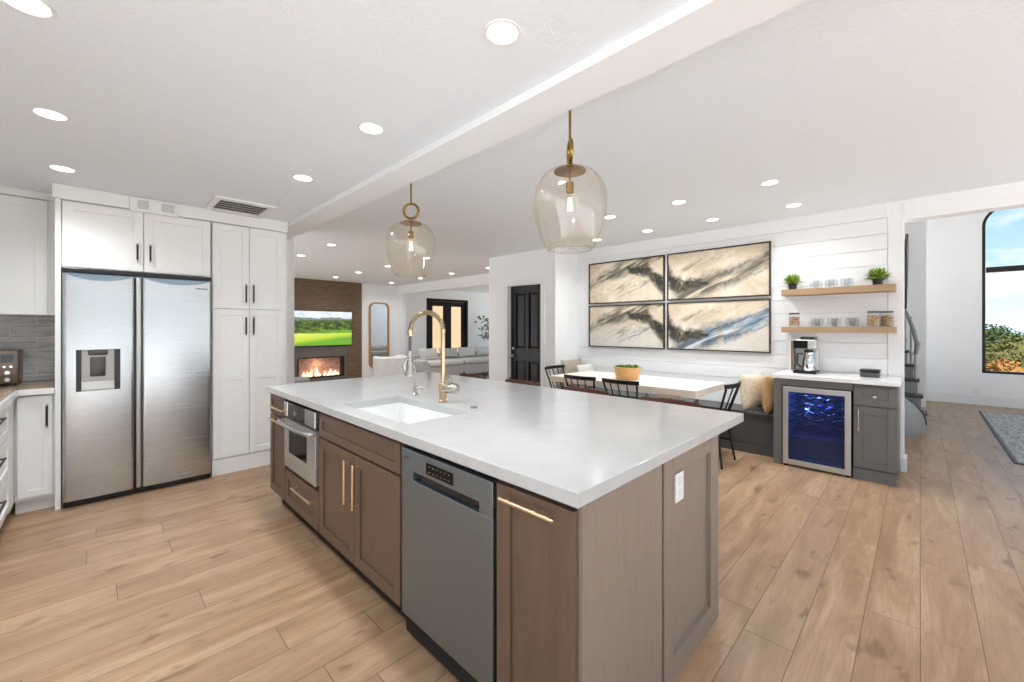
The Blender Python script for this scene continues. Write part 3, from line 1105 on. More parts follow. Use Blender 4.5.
hp = [F(3.20, 0.715, 0.012), F(3.20, 0.715, 0.042)] + [F(3.19 - .57 * i / 10, 0.715, 0.047 + .022 * math.sin(PI * i / 10)) for i in range(11)] + [F(2.61, 0.715, 0.042), F(2.61, 0.715, 0.012)]
t.part('handle', MB().tube(hp, 0.014, 12), M['steel'], dr, smooth=50)
# sink base
t = Thing('sink_cabinet', 'wide brown two-door island cabinet under the sink', 'cabinet', (1.25, 2.1, 0))
t.part('body', MB().box(0.967, 1.632, TOE, 1.55, 2.584, 0.636).box(0.967, 1.632, 0.636, 0.99, 2.584, 0.872), M['isl'])
t.part('toe_kick', MB().box(1.02, 1.632, 0, 1.55, 2.584, TOE - .0005), M['dark_gap'])
t.part('false_front', shaker(F, 1.638, 2.578, 0.712, 0.850, fr=0.045), M['isl'])
d = t.part('door', shaker(F, 2.100, 2.578, 0.125, 0.700), M['isl'])
gold_pull(t, F, 2.148, 0.437, 2.148, 0.668, d)
d = t.part('door', shaker(F, 1.638, 2.096, 0.125, 0.700), M['isl'])
gold_pull(t, F, 2.046, 0.437, 2.046, 0.668, d)
# dishwasher
t = Thing('dishwasher', 'stainless dishwasher with recessed handle in the brown island', 'dishwasher', (1.25, 1.325, 0))
t.part('body', MB().box(0.972, 1.026, 0.02, 1.54, 1.628, 0.862), M['dark_gap'])
P0, P1 = 1.030, 1.622
dm = MB()
fbox(dm, F, P0, P1, 0.115, 0.715, -0.025, 0.0, 0.004)
dw = t.part('door', dm, M['steel_dark'])
pm = MB()
fbox(pm, F, P0, P1, 0.752, 0.840, -0.025, 0.0, 0.003)
fbox(pm, F, P0, 1.10, 0.7155, 0.752, -0.025, 0.0, 0.001)
fbox(pm, F, 1.53, P1, 0.7155, 0.752, -0.025, 0.0, 0.001)
t.part('control_panel', pm, M['steel_dark'])
t.part('handle_recess', fbox(MB(), F, 1.10, 1.53, 0.7155, 0.7515, -0.025, -0.02), M['black_plastic'], dw)
t.part('display', fbox(MB(), F, 1.25, 1.43, 0.768, 0.815, -0.001, 0.0012), M['black_glass'])
ic = MB()
for i in range(6):
    fbox(ic, F, 1.272 + i * .026, 1.280 + i * .026, 0.80, 0.804, 0.0011, 0.0016)
    fbox(ic, F, 1.272 + i * .026, 1.282 + i * .026, 0.778, 0.781, 0.0011, 0.0016)
t.part('display_marks', ic, M['slate'])
t.part('logo', fbox(MB(), F, 1.565, 1.60, 0.80, 0.806, -0.0005, 0.0008), M['pewter'])
t.part('toe_kick', MB().box(1.02, 1.026, 0, 1.05, 1.628, 0.019), M['dark_gap'])
# pull-out cabinet at near corner
t = Thing('pull_out_cabinet', 'brown island pull-out cabinet with horizontal brass pull at the near corner', 'cabinet', (1.25, 0.85, 0))
t.part('body', MB().box(0.967, 0.703, TOE, 1.48, 1.022, 0.872), M['isl'])
t.part('side_panel', MB().box(0.967, 0.678, 0.0, 1.470, 0.6985, 0.872), M['isl_end_lit'])
t.part('groove_shade_strip', MB().box(1.4705, 0.690, 0.0, 1.4865, 0.6985, 0.872), M['dark_gap'])  # dark strip, the shade of the groove put in as colour
t.part('toe_kick', MB().box(1.02, 0.703, 0, 1.48, 1.022, TOE - .0005), M['dark_gap'])
d = t.part('door', shaker(F, 0.692, 1.010, 0.125, 0.845, fr=0.062), M['isl'])
gold_pull(t, F, 0.741, 0.813, 0.965, 0.813, d)
# rear cabinet block with framed end panel
t = Thing('island_rear_cabinet', 'rear half of the brown island with framed end panel, under the worktop overhang', 'cabinet', (1.8, 2.1, 0))
t.part('body', MB().box(1.5515, 0.702, 0, 2.045, 3.54, 0.872), M['isl_end_lit'])
FE = FnY(0.676)
ep = MB()
fbox(ep, FE, 1.487, 1.562, 0, 0.872, -0.024, 0.0, 0.0015)
fbox(ep, FE, 1.967, 2.065, 0, 0.872, -0.024, 0.0, 0.0015)
fbox(ep, FE, 1.562, 1.967, 0, 0.092, -0.024, 0.0, 0.0015)
fbox(ep, FE, 1.562, 1.967, 0.80, 0.872, -0.024, 0.0, 0.0015)
fbox(ep, FE, 1.55, 1.98, 0.08, 0.83, -0.025, -0.018)
t.part('end_panel', ep, M['isl_end_lit'])
bk = MB()
for i in range(4):
    y0 = 0.702 + i * .7095
    for a, b, c, d_ in ((y0, y0 + .07, 0, .872), (y0 + .6385, y0 + .7085, 0, .872), (y0 + .07, y0 + .6385, 0, .1), (y0 + .07, y0 + .6385, .79, .872)):
        bk.box(2.0455, a, c, 2.065, b, d_)
t.part('back_panel', bk, M['isl_end_lit'])
t = Thing('end_outlet', 'white double outlet plate on the framed end panel of the island', 'outlet', (1.65, 0.688, 0.68))
t.part('plate', fbox(MB(), FE, 1.612, 1.688, 0.668, 0.782, -0.0178, -0.010, 0.002), M['plastic_white'])
t.part('socket', fbox(fbox(MB(), FE, 1.634, 1.666, 0.732, 0.765, -0.0098, -0.0082, 0.0006), FE, 1.634, 1.666, 0.685, 0.718, -0.0098, -0.0082, 0.0006), M['ceramic'])

# ================================================================== PENDANTS


def pendant(name_label, y, ringrot):
    px = 1.655
    t = Thing('pendant_light', name_label, 'pendant light', (px, y, 2.573), 0, 'glass globe pendants over the island')
    t.part('canopy', MB().lathe([(0, 2.573), (.06, 2.573), (.06, 2.56), (.012, 2.55), (0, 2.55)], (px, y, 0), 24), M['brass'], smooth=40)
    t.part('rod', MB().cyl((px, y, 2.55), (px, y, 2.292), 0.0065), M['brass'], smooth=40)
    c, s = math.cos(ringrot), math.sin(ringrot)
    t.part('ring', MB().tube([(px + c * .055 * math.cos(a * PI / 16), y + s * .055 * math.cos(a * PI / 16), 2.237 + .055 * math.sin(a * PI / 16)) for a in range(32)], 0.0095, 10, closed=True), M['brass'], smooth=60)
    t.part('cap', MB().lathe([(0, 2.186), (.014, 2.184), (.02, 2.165), (.055, 2.156), (.078, 2.146), (.080, 2.139), (.03, 2.136), (0, 2.136)], (px, y, 0), 28), M['brass'], smooth=35)
    t.part('socket', MB().lathe([(0, 2.1355), (.006, 2.1355), (.006, 2.09), (.019, 2.086), (.019, 2.035), (.014, 2.032), (0, 2.032)], (px, y, 0), 20), M['brass'], smooth=35)
    b = t.part('bulb', MB().lathe([(.012, 2.032), (.014, 2.02), (.027, 1.985), (.030, 1.955), (.022, 1.925), (.01, 1.908), (0, 1.905)], (px, y, 0), 20), M['glass'], smooth=60)
    fl = MB()
    for k in range(5):
        a = k * 2 * PI / 5
        fl.cyl((px + .008 * math.cos(a), y + .008 * math.sin(a), 2.01), (px + .012 * math.cos(a + .5), y + .012 * math.sin(a + .5), 1.945), .0013, seg=5)
    t.part('filament', fl, M['filament'], b)
    prof = [(.078, 2.150), (.115, 2.132), (.150, 2.095), (.173, 2.045), (.181, 1.99), (.176, 1.93), (.158, 1.86), (.134, 1.79), (.116, 1.756), (.102, 1.749)]
    full = []
    for i in range(len(prof) - 1):
        for q in range(4):
            s_ = q / 4
            p0 = prof[max(i - 1, 0)]; p1 = prof[i]; p2 = prof[i + 1]; p3 = prof[min(i + 2, len(prof) - 1)]
            full.append(tuple(0.5 * ((2 * p1[z_]) + (-p0[z_] + p2[z_]) * s_ + (2 * p0[z_] - 5 * p1[z_] + 4 * p2[z_] - p3[z_]) * s_ ** 2 + (-p0[z_] + 3 * p1[z_] - 3 * p2[z_] + p3[z_]) * s_ ** 3) for z_ in (0, 1)))
    full.append(prof[-1])
    full += [(.098, 1.751), (.110, 1.760)]

    def wob(a, z_):
        return 1 + 0.010 * math.sin(5 * a + 9 * z_) + 0.022 * noise.noise(Vector((3 * math.cos(a), 3 * math.sin(a), 9 * z_)))
    t.part('glass_shade', MB().lathe(full, (px, y, 0), 48, wob), M['glass_amber'], smooth=80)
    return t


pendant('champagne glass globe pendant with edge-on ring, above the dishwasher end of the island', 1.236, math.radians(45))
pendant('champagne glass globe pendant with open round ring, above the sink faucet', 2.706, math.radians(-45))

# ================================================================== DOWNLIGHTS
ORD = ('first', 'second', 'third', 'fourth', 'fifth')
LIGHTS = []
for x, row, nm in ((1.04, (1.08, 2.10, 3.14), 'beside the beam'), (-0.165, (2.10, 3.106, 4.11), 'on the refrigerator side')):
    for i, y in enumerate(row):
        LIGHTS.append((x, y, 2.44, '%s round downlight from the camera in the kitchen row %s' % (ORD[i], nm), 'kitchen ceiling downlights'))
for x, row, nm in ((3.945, (0.89, 1.65, 2.41), 'over the dining chairs'), (4.845, (0.89, 1.65, 2.42, 3.16), 'along the paintings wall')):
    for i, y in enumerate(row):
        LIGHTS.append((x, y, 2.575, '%s round downlight from the bar end in the row %s' % (ORD[i], nm), 'dining ceiling downlights'))
for x, row, nm in ((2.41, (6.10, 7.37), 'nearest the pantry'), (4.03, (6.1, 7.43, 8.73, 9.95), 'in the middle'), (5.58, (6.2, 7.43, 8.69, 10.1), 'along the header beam')):
    for i, y in enumerate(row):
        LIGHTS.append((x, y, 2.575, '%s round downlight from the kitchen in the living room row %s' % (ORD[i], nm), 'living room ceiling downlights'))
dl0 = None
ld = bpy.data.lights.new('downlight_lamp', 'SPOT')
ld.energy = DOWNLIGHT_W
ld.spot_size = math.radians(146)
ld.spot_blend = 1.0
ld.shadow_soft_size = 0.06
ld.color = (0.90, 0.955, 1.0)
for x, y, z, lab, grp in LIGHTS:
    if dl0 is None:
        t = Thing('recessed_light', lab, 'ceiling light', (x, y, z), 0, grp)
        t.part('trim_ring', MB().lathe([(.054, z - .001), (.068, z - .001), (.069, z - .003), (.066, z - .006), (.056, z - .005), (.054, z - .001)], (x, y, 0), 28), M['plastic_white'], smooth=40)
        t.part('lens', MB().lathe([(0, z - .005), (.0545, z - .0045), (.0545, z - .001), (0, z - .001)], (x, y, 0), 28), M['lens'], smooth=40)
        dl0 = t.o
    else:
        dup(dl0, (x, y, z), 0, lab, grp)
    lo = bpy.data.objects.new('downlight_lamp', ld)
    C.objects.link(lo)
    lo.location = (x, y, z - .012)

# ================================================================== STOOLS
sx = 0.0
t = Thing('counter_stool', 'x', 'stool', (0, 0, 0), 0, 'brown leather counter stools behind the island', local=True)
# local: faces -x (towards island); back at +x
t.part('seat', MB().pillow(0.40, 0.40, 0.07, Matrix.Translation((0, 0, 0.625)), 12, 6), M['leather'], smooth=60)
bkm = MB()
n = 12
pts = []
for i in range(n + 1):
    a = -1 + 2 * i / n
    pts.append((0.20 - 0.05 * a * a, a * 0.195))
poly = pts + [(x + 0.022, y) for x, y in reversed(pts)]
bkm.prism(poly, lambda u, v, s: (u + .03 * s, v, 0.74 + s * 0.162))
t.part('backrest', bkm, M['leather'], bev=0.006)
for sx_, sy_ in ((-1, -1), (-1, 1), (1, -1), (1, 1)):
    t.part('leg', MB().tube([(sx_ * .15, sy_ * .15, .60), (sx_ * .20, sy_ * .19, 0.0)], 0.010, 8), M['black_metal'], smooth=50)
t.part('footrest', MB().tube([(-.183, -.178, .21), (.183, -.178, .21), (.183, .178, .21), (-.183, .178, .21)], 0.008, 8, closed=True), M['black_metal'], smooth=50)
bf = MB()
for s in (-1, 1):
    bf.tube([(.15, s * .15, .60), (.19, s * .185, .70), (.205, s * .178, .87), (.215, s * .165, .918), (.21, s * .14, .895)], 0.006, 8)
t.part('back_frame', bf, M['black_metal'], smooth=50)
stool = t.o
labs = ('brown leather counter stool nearest the outlet end of the island', 'second brown leather counter stool from the outlet end of the island',
        'third brown leather counter stool from the outlet end, in front of the black closet door', 'fourth brown leather counter stool, farthest from the outlet end, in front of the sofa')
for i, y in enumerate((1.144, 1.784, 2.453, 3.114)):
    if i == 0:
        stool.location = (2.40, y, 0)
        stool['label'] = labs[0]
    else:
        dup(stool, (2.40, y, 0), 0, labs[i])

# ================================================================== DINING
t = Thing('dining_table', 'long pale oak dining table with thick white end, beside the wall bench', 'table', (4.45, 2.5, 0))
t.part('tabletop', MB().box(4.02, 1.52, 0.692, 4.88, 3.32, 0.76, 0.004), M['table_oak'])
for y in (1.90, 3.12):
    lg = MB().box(4.15, y - .05, 0.0, 4.75, y + .05, 0.06, 0.004).box(4.40, y - .05, 0.06, 4.50, y + .05, 0.62).box(4.12, y - .05, 0.62, 4.78, y + .05, 0.6915, 0.004)
    t.part('leg', lg, M['table_oak'])
t.part('stretcher', MB().box(4.43, 1.9505, 0.28, 4.47, 3.0695, 0.38), M['table_oak'])

# wooden bowl with greens
t = Thing('wooden_bowl', 'round wooden bowl of green moss on the dining table', 'bowl', (4.38, 2.44, 0.76))
t.part('bowl', MB().lathe([(0, .7615), (.115, .7615), (.125, .765), (.150, .87), (.158, .905), (.152, .907), (.142, .87), (.118, .785), (0, .78)], (4.38, 2.44, 0), 32), M['bowl_wood'], smooth=40)
mo = MB()
for i in range(34):
    a = random.random() * 2 * PI
    r = 0.118 * math.sqrt(random.random())
    mo.ball((4.38 + r * math.cos(a), 2.44 + r * math.sin(a), .882 + .02 * random.random()), .022 + .012 * random.random(), seg=8)
t.part('moss', mo, M['moss'], kind='stuff', smooth=60)

# spindle chairs
t = Thing('spindle_chair', 'x', 'chair', (0, 0, 0), 0, 'black spindle-back dining chairs', local=True)
BLK = M['black_metal']
st = MB()
n = 28
pl = []
for k in range(n):
    a = 2 * PI * k / n
    ca, sa = math.cos(a), math.sin(a)
    pl.append((0.215 * math.copysign(abs(ca) ** 0.55, ca), 0.205 * math.copysign(abs(sa) ** 0.55, sa)))
st.prism(pl, lambda u, v, s: (u, v, 0.425 + .03 * s))
t.part('seat', st, BLK, bev=0.006)
for sx_ in (-1, 1):
    for sy_ in (-1, 1):
        t.part('leg', MB().tube([(sx_ * .15, sy_ * .14, .426), (sx_ * .195, sy_ * .205, 0)], [.014, .010], 8), BLK, smooth=50)
t.part('stretcher', MB().cyl((-.17, -.17, .21), (-.17, .17, .21), .008, seg=8).cyl((.17, -.17, .21), (.17, .17, .21), .008, seg=8).cyl((-.17, 0, .21), (.17, 0, .21), .008, seg=8), BLK, smooth=50)
n = 14
rail = [(-.215 + .43 * i / n, -.285 + .045 * (2 * i / n - 1) ** 2) for i in range(n + 1)]
poly = [(x, y - .011) for x, y in rail] + [(x, y + .011) for x, y in reversed(rail)]
t.part('top_rail', MB().prism(poly, lambda u, v, s: (u, v, .778 + s * .042)), BLK, bev=0.005)
for i in range(5):
    a = -1 + 2 * i / 4
    r = .011 if i in (0, 4) else .007
    t.part('spindle', MB().tube([(a * .145, -.165 + .02 * a * a, .45), (a * .195, -.283 + .04 * a * a, .775)], r, 8), BLK, smooth=50)
chair = t.o
spec = [((4.10, 2.75, 0), -PI / 2, 'black spindle chair on the island side of the table, nearer the closet door'),
        ((4.10, 2.235, 0), -PI / 2, 'black spindle chair on the island side of the table, in front of the wooden bowl'),
        ((4.60, 3.44 + .02, 0), PI, 'black spindle chair at the far closet end of the dining table'),
        ((4.43, 1.56, 0), 0.0, 'black spindle chair at the bar end of the table, its legs in full view')]
for i, (l, r, lab) in enumerate(spec):
    if i == 0:
        chair.location = l
        chair.rotation_euler = (0, 0, r)
        chair['label'] = lab
    else:
        dup(chair, l, r, lab)

# bench
t = Thing('wall_bench', 'dark grey built-in bench along the white shiplap wall', 'bench', (5.18, 2.45, 0))
bn = MB()
bn.box(5.02, 1.066, 0.09, 5.382, 3.865, 0.425)
t.part('base', bn, M['bench_grey'])
t.part('plinth', MB().box(5.0, 1.066, 0.0, 5.382, 3.865, 0.0895, 0.003), M['bench_grey'])
t.part('seat_board', MB().box(4.98, 1.066, 0.4255, 5.382, 3.865, 0.455, 0.004), M['bench_grey'])
FB = FnX(5.0195)
for i in range(4):
    y0 = 1.075 + i * .70
    t.part('front_panel', shaker(FB, y0, y0 + .69, 0.10, 0.42, th=0.0001, fr=0.06, rec=-0.002), M['bench_grey'])


def cushion(name, label, m, w, h, th, loc, yaw, lean, cat='cushion', group=None, face='x'):
    """square cushion standing on its lower edge; yaw turns it, lean tips it back"""
    mx = Matrix.Rotation(yaw, 4, 'Z') @ Matrix.Rotation(lean, 4, 'X') @ Matrix.Translation((0, 0, h / 2)) @ Matrix.Rotation(PI / 2, 4, 'X')
    o = obj(name, MB().pillow(w, h, th, mx), m, smooth=70)
    o.location = loc
    tag(o, label, cat, group)
    return o


CG = 'cushions on the wall bench'
cushion('cushion', 'cream and tan cushion leaning by the bar end of the bench', M['cream'], .40, .39, .16, (5.16, 1.315, .465), -.30, -.06, group=CG)
cushion('cushion', 'tan woven cushion wedged against the bar cabinet side', M['tan'], .40, .40, .14, (5.12, 1.15, .455), .04, .0, group=CG)
cushion('cushion', 'taupe cushion in the closet-wall corner of the bench', M['taupe'], .55, .42, .14, (5.08, 3.70, .47), .05, -.18, group=CG)
cushion('cushion', 'white cushion in front of the taupe cushion', M['ivory'], .46, .36, .14, (5.14, 3.50, .47), .12, -.18, group=CG)

# ================================================================== PAINTINGS


def painting_mat(name, side, blue):
    m = mat(name, (226, 212, 190), 0.7, spec=0.2)
    t = NT(m)
    a = t.n('ShaderNodeTexCoord')
    sp = t.n('ShaderNodeSeparateXYZ')
    t.link(a.outputs['UV'], sp.inputs[0])
    u, v = sp.outputs[0], sp.outputs[1]
    ur = t.math('ADD', u, 1.0 * side)
    cb = t.n('ShaderNodeCombineXYZ')
    t.link(ur, cb.inputs[0])
    t.link(t.math('MULTIPLY', v, 0.5), cb.inputs[1])
    mp_ = t.n('ShaderNodeMapping')
    t.link(cb.outputs[0], mp_.inputs[0])
    # streak space, rotated along the strokes
    mr_ = t.n('ShaderNodeMapping')
    mr_.inputs['Rotation'].default_value = (0, 0, -0.42)
    mr_.inputs['Scale'].default_value = (1.0, 1.0, 1.0)
    t.link(cb.outputs[0], mr_.inputs[0])
    ms = t.n('ShaderNodeMapping')
    ms.inputs['Scale'].default_value = (1.5, 10, 1)
    t.link(mr_.outputs[0], ms.inputs[0])
    streak = t.noise(ms.outputs[0], 2.0, 6, 0.62, 0.6)
    blot = t.noise(mp_.outputs[0], 5.0, 6, 0.6, 0.8)
    blot2 = t.noise(mp_.outputs[0], 11.0, 6, 0.65, 1.0)

    def curve(pts):
        c = t.n('ShaderNodeFloatCurve')
        cm = c.mapping
        cv = cm.curves[0]
        cv.points[0].location = pts[0]
        cv.points[1].location = pts[-1]
        for p in pts[1:-1]:
            cv.points.new(*p)
        for p in cv.points:
            p.handle_type = 'AUTO_CLAMPED'
        cm.update()
        t.link(u, c.inputs['Value'])
        return c.outputs[0]

    def band(mid, half, wobble, lo, hi):
        d = t.math('ABSOLUTE', t.math('SUBTRACT', t.math('ADD', v, t.math('MULTIPLY', t.math('SUBTRACT', t.math('MULTIPLY_ADD', blot2, .5, t.math('MULTIPLY', blot, .5)), 0.5), wobble)), mid))
        return t.math('SUBTRACT', 1.0, t.smooth(t.math('DIVIDE', d, t.math('MAXIMUM', half, 0.004)), lo, hi))
    if side == 0:
        band1 = band(curve([(0, .42), (.25, .66), (.5, .78), (.75, .93), (1, 1)]), curve([(0, .10), (.3, .22), (.55, .26), (.8, .16), (1, .04)]), .4, .3, 1.15)
        h2 = curve([(0, 0), (.48, .0), (.6, .12), (.75, .16), (.9, .19), (1, .24)])
        h3 = curve([(0, .0), (.2, .14), (.5, .22), (.7, .15), (1, 0)])
        band2 = band(curve([(0, .9), (.5, .86), (.63, .70), (.76, .72), (.86, .56), (1, .30)]), h2, .5, .35, 1.25)
        band3 = band(curve([(0, .1), (.25, .22), (.5, .30), (.8, .42), (1, .5)]), h3, .5, .2, 1.2)
    else:
        band1 = band(curve([(0, 0), (.18, .05), (.35, .22), (.55, .38), (.75, .50), (1, .70)]), curve([(0, .04), (.15, .17), (.4, .26), (.7, .24), (1, .2)]), .45, .3, 1.15)
        h2 = curve([(0, .28), (.1, .22), (.25, .14), (.38, .08), (.5, 0), (1, 0)])
        h3 = curve([(0, .0), (.25, .1), (.45, .16), (.65, .1), (1, 0)])
        band2 = band(curve([(0, .58), (.08, .36), (.18, .30), (.3, .34), (.45, .30), (1, .2)]), h2, .5, .35, 1.25)
        band3 = band(curve([(0, .6), (.3, .66), (.5, .82), (.7, .80), (1, .9)]), h3, .5, .2, 1.2)
    band3 = t.math('MULTIPLY', band3, t.smooth(h3, .01, .06))
    band2 = t.math('MULTIPLY', band2, t.smooth(h2, .01, .05))
    cream = t.ramp(blot, [(0.3, (200, 182, 157)), (0.5, (216, 199, 174)), (0.72, (230, 219, 202))])
    if blue:
        low = t.math('SUBTRACT', 1.0, t.smooth(v, 0.15, 0.75))
        cream = t.mix(t.math('MULTIPLY', low, 0.6), cream, lin((216, 216, 212)))
    dk = (64, 68, 66)
    col = t.mix(t.math('MULTIPLY', band3, t.smooth(streak, .45, .68)), cream, lin((150, 144, 130)))
    lt = t.math('MULTIPLY', t.smooth(blot2, .55, .7), t.math('SUBTRACT', 1.0, t.smooth(t.math('ABSOLUTE', t.math('SUBTRACT', v, .3)), .1, .4)))
    col = t.mix(t.math('MULTIPLY', lt, .7), col, lin((244, 240, 232)))
    smid = t.math('MULTIPLY', t.smooth(streak, .30, .54), .9)
    tone = t.ramp(streak, [(.35, (160, 150, 130)), (.5, (112, 106, 92)), (.64, dk)])
    col = t.mix(t.math('MULTIPLY', band1, smid), col, tone)
    if blue:
        bl = t.ramp(streak, [(.36, (224, 228, 230)), (.47, (160, 180, 194)), (.56, (104, 132, 154)), (.68, (62, 78, 90))])
        bmask = t.math('MULTIPLY', band1, t.smooth(blot, .36, .56))
        if side == 0:
            bmask = t.math('MULTIPLY', band3, t.math('MULTIPLY', t.smooth(blot, .48, .6), .6))
        col = t.mix(t.math('MULTIPLY', bmask, .75), col, bl)
    d2 = t.ramp(blot2, [(.35, (44, 43, 40)), (.55, (78, 73, 64)), (.7, (120, 110, 94))])
    col = t.mix(t.math('MULTIPLY', band2, t.smooth(blot2, .22, .40)), col, d2)
    t.link(col, t.b.inputs['Base Color'])
    t.bump(streak, 0.15, 0.002)
    return m


PN = (('upper left', 1, 0, 'cream and dark grey ridge strokes without blue'), ('upper right', 1, 1, 'cream and dark valley strokes without blue'),
      ('lower left', 0, 0, 'a dark ridge and faint blue wash'), ('lower right', 0, 1, 'strong blue brush strokes'))
for nm, up, side, what in PN:
    y1, y0 = ((3.632, 2.436), (2.394, 1.200))[side]
    z0, z1 = (1.725, 2.342) if up else (1.076, 1.695)
    t = Thing('painting', '%s abstract painting of the four, %s' % (nm, what), 'painting', (5.37, (y0 + y1) / 2, z0), 0, 'four framed abstract paintings')
    f = 0.012
    fm = MB().ringprism([(y0, z0), (y1, z0), (y1, z1), (y0, z1)], [(y0 + f, z0 + f), (y1 - f, z0 + f), (y1 - f, z1 - f), (y0 + f, z1 - f)], lambda u, v, s: (5.34 + .0425 * s, u, v))
    t.part('frame', fm, mat('dark_walnut_frame', (62, 48, 38), 0.5))
    cv = MB().box(5.352, y0 + f + .004, z0 + f + .004, 5.382, y1 - f - .004, z1 - f - .004)
    L = cv.bm.loops.layers.uv.verify()
    for fc in cv.bm.faces:
        for l in fc.loops:
            l[L].uv = ((y1 - l.vert.co.y) / (y1 - y0), (l.vert.co.z - z0) / (z1 - z0))
    t.part('canvas', cv, painting_mat('abstract_' + nm.replace(' ', '_'), side, not up))

# ================================================================== BAR CORNER
FBX = 4.82
F = FnX(FBX)
tw = tag(obj('bar_worktop', MB().box(4.79, 0.118, 0.862, 5.382, 1.062, 0.90, 0.002), M['quartz_white'], off=(5.1, .6, .862)), 'white quartz worktop of the coffee bar under the oak shelves', 'worktop')
t = Thing('bar_cabinet', 'grey bar cabinet with drawer and door right of the wine fridge', 'cabinet', (5.1, .3, 0))
t.part('body', MB().box(4.842, 0.135, 0.10, 5.38, 0.432, 0.8615), M['grey_cab'])
t.part('toe_kick', MB().box(4.825, 0.145, 0, 5.38, 0.432, 0.0995), M['grey_cab'])
d = t.part('drawer', shaker(F, 0.138, 0.428, 0.672, 0.835, fr=0.055), M['grey_cab'])
t.part('knob', MB().cyl((4.829, .285, .752), (4.806, .285, .752), .006).ball((4.797, .285, .752), .016, .7), M['chrome'], d, smooth=50)
d = t.part('door', shaker(F, 0.138, 0.428, 0.112, 0.660, fr=0.062), M['grey_cab'])
t.part('handle', bar_handle(F, 0.395, 0.44, 0.395, 0.63, 0.0065, .03, .015), M['nickel'], d, smooth=40)
t = Thing('bar_surround', 'grey panel framing the left side and top of the wine fridge', 'panel', (5.1, .8, 0))
t.part('side_panel', MB().box(4.825, 0.985, 0, 5.38, 1.055, 0.8615), M['grey_cab'])
t.part('top_rail', MB().box(4.825, 0.434, 0.795, 4.86, 0.9845, 0.8615), M['grey_cab'])
# wine fridge
t = Thing('wine_fridge', 'built-in wine fridge with steel-framed glass door and blue light', 'wine fridge', (5.1, .7, 0))
wy0, wy1, wz0, wz1 = 0.445, 0.972, 0.02, 0.785
DKB = mat('wine_cabinet_lining', (150, 160, 182), 0.4)
bd = MB()
bd.box(5.25, wy0 + .01, .03, 5.30, wy1 - .01, .775)
for a, b, c, d_ in ((wy0 + .01, wy0 + .04, .03, .775), (wy1 - .04, wy1 - .01, .03, .775), (wy0 + .04, wy1 - .04, .03, .08), (wy0 + .04, wy1 - .04, .75, .775)):
    bd.box(4.836, a, c, 5.25, b, d_)
t.part('body', bd, DKB)
dm = MB()
for a, b, c, d_ in ((wy0, wy0 + .045, wz0, wz1), (wy1 - .045, wy1, wz0, wz1), (wy0 + .045, wy1 - .045, wz0, wz0 + .05), (wy0 + .045, wy1 - .045, wz1 - .05, wz1)):
    dm.box(4.80, a, c, 4.834, b, d_, 0.003)
dr = t.part('door', dm, M['steel_satin'])
t.part('pane', MB().box(4.812, wy0 + .044, wz0 + .049, 4.818, wy1 - .044, wz1 - .049), M['glass_blue'], dr)
for i, z_ in enumerate((0.665, 0.585, 0.50, 0.425, 0.27)):
    r = MB()
    if i < 4:
        for k in range(9):
            r.cyl((4.87, wy0 + .06 + k * .0505, z_), (5.24, wy0 + .06 + k * .0505, z_), .003, seg=6)
        # wavy bottle cradle front
        for xw in (4.87, 5.0, 5.13):
            r.tube([(xw, wy0 + .045 + .0055 * k * 1.98, z_ + .010 * math.cos(k * 2 * PI / 10)) for k in range(41)], .0065, 6)
    else:
        r.box(4.95, wy0 + .041, .085, 5.24, wy1 - .041, z_)
    t.part('rack' if i < 4 else 'compressor_step', r, M['nickel'] if i < 4 else DKB, smooth=50)
t.part('light_strip', MB().box(4.86, .66, .742, 4.90, .76, .7495), mat('blue_led', (90, 110, 255), .4, emit=(70, 90, 255), strength=30.0))
t.part('display', MB().box(5.06, .80, .535, 5.10, .83, .548), mat('blue_led_small', (120, 160, 255), .4, emit=(130, 170, 255), strength=25.0))
for y in (.47, .95):
    t.part('foot', MB().cyl((4.83, y, 0.0), (4.83, y, .0295), .015), M['black_plastic'])
bl = bpy.data.lights.new('wine_fridge_led', 'POINT')
bl.energy = 0.9
bl.color = (0.46, 0.58, 1.0)
bl.shadow_soft_size = .03
blo = bpy.data.objects.new('wine_fridge_led', bl)
C.objects.link(blo)
blo.location = (4.95, .71, .72)

# coffee maker
t = Thing('coffee_maker', 'steel coffee maker with thermal carafe on the bar worktop', 'coffee maker', (5.13, .83, .90))
t.part('base', MB().box(5.01, .735, .9005, 5.24, .925, .93, .006), M['black_plastic'])
t.part('tower', MB().box(5.12, .735, .9305, 5.24, .925, 1.15, .006), M['steel_satin'])
t.part('head', MB().box(5.01, .735, 1.1505, 5.24, .925, 1.245, .01), M['steel_satin'])
t.part('lid', MB().box(5.03, .75, 1.2455, 5.22, .87, 1.272, .008), M['black_plastic'])
t.part('side_tank', MB().box(5.02, .9255, .93, 5.22, .945, 1.235, .004), mat('bronze_tank', (150, 124, 98), .25, .6))
t.part('control_panel', MB().box(5.004, .80, 1.155, 5.0095, .92, 1.235, .002), M['black_glass'])
cf = t.part('carafe', MB().lathe([(0, .9305), (.05, .9305), (.055, .95), (.053, 1.02), (.042, 1.08), (.036, 1.10), (.038, 1.115), (0, 1.115)], (5.062, .80, 0), 24), M['chrome'], smooth=40)
t.part('handle', MB().tube([(5.04, .845, 1.10), (5.02, .885, 1.10), (5.015, .89, 1.0), (5.03, .855, .96)], .009, 8), M['black_plastic'], cf, smooth=50)
t.part('carafe_lid', MB().lathe([(0, 1.1155), (.038, 1.1155), (.036, 1.14), (0, 1.143)], (5.062, .80, 0), 20), M['black_plastic'], cf, smooth=40)
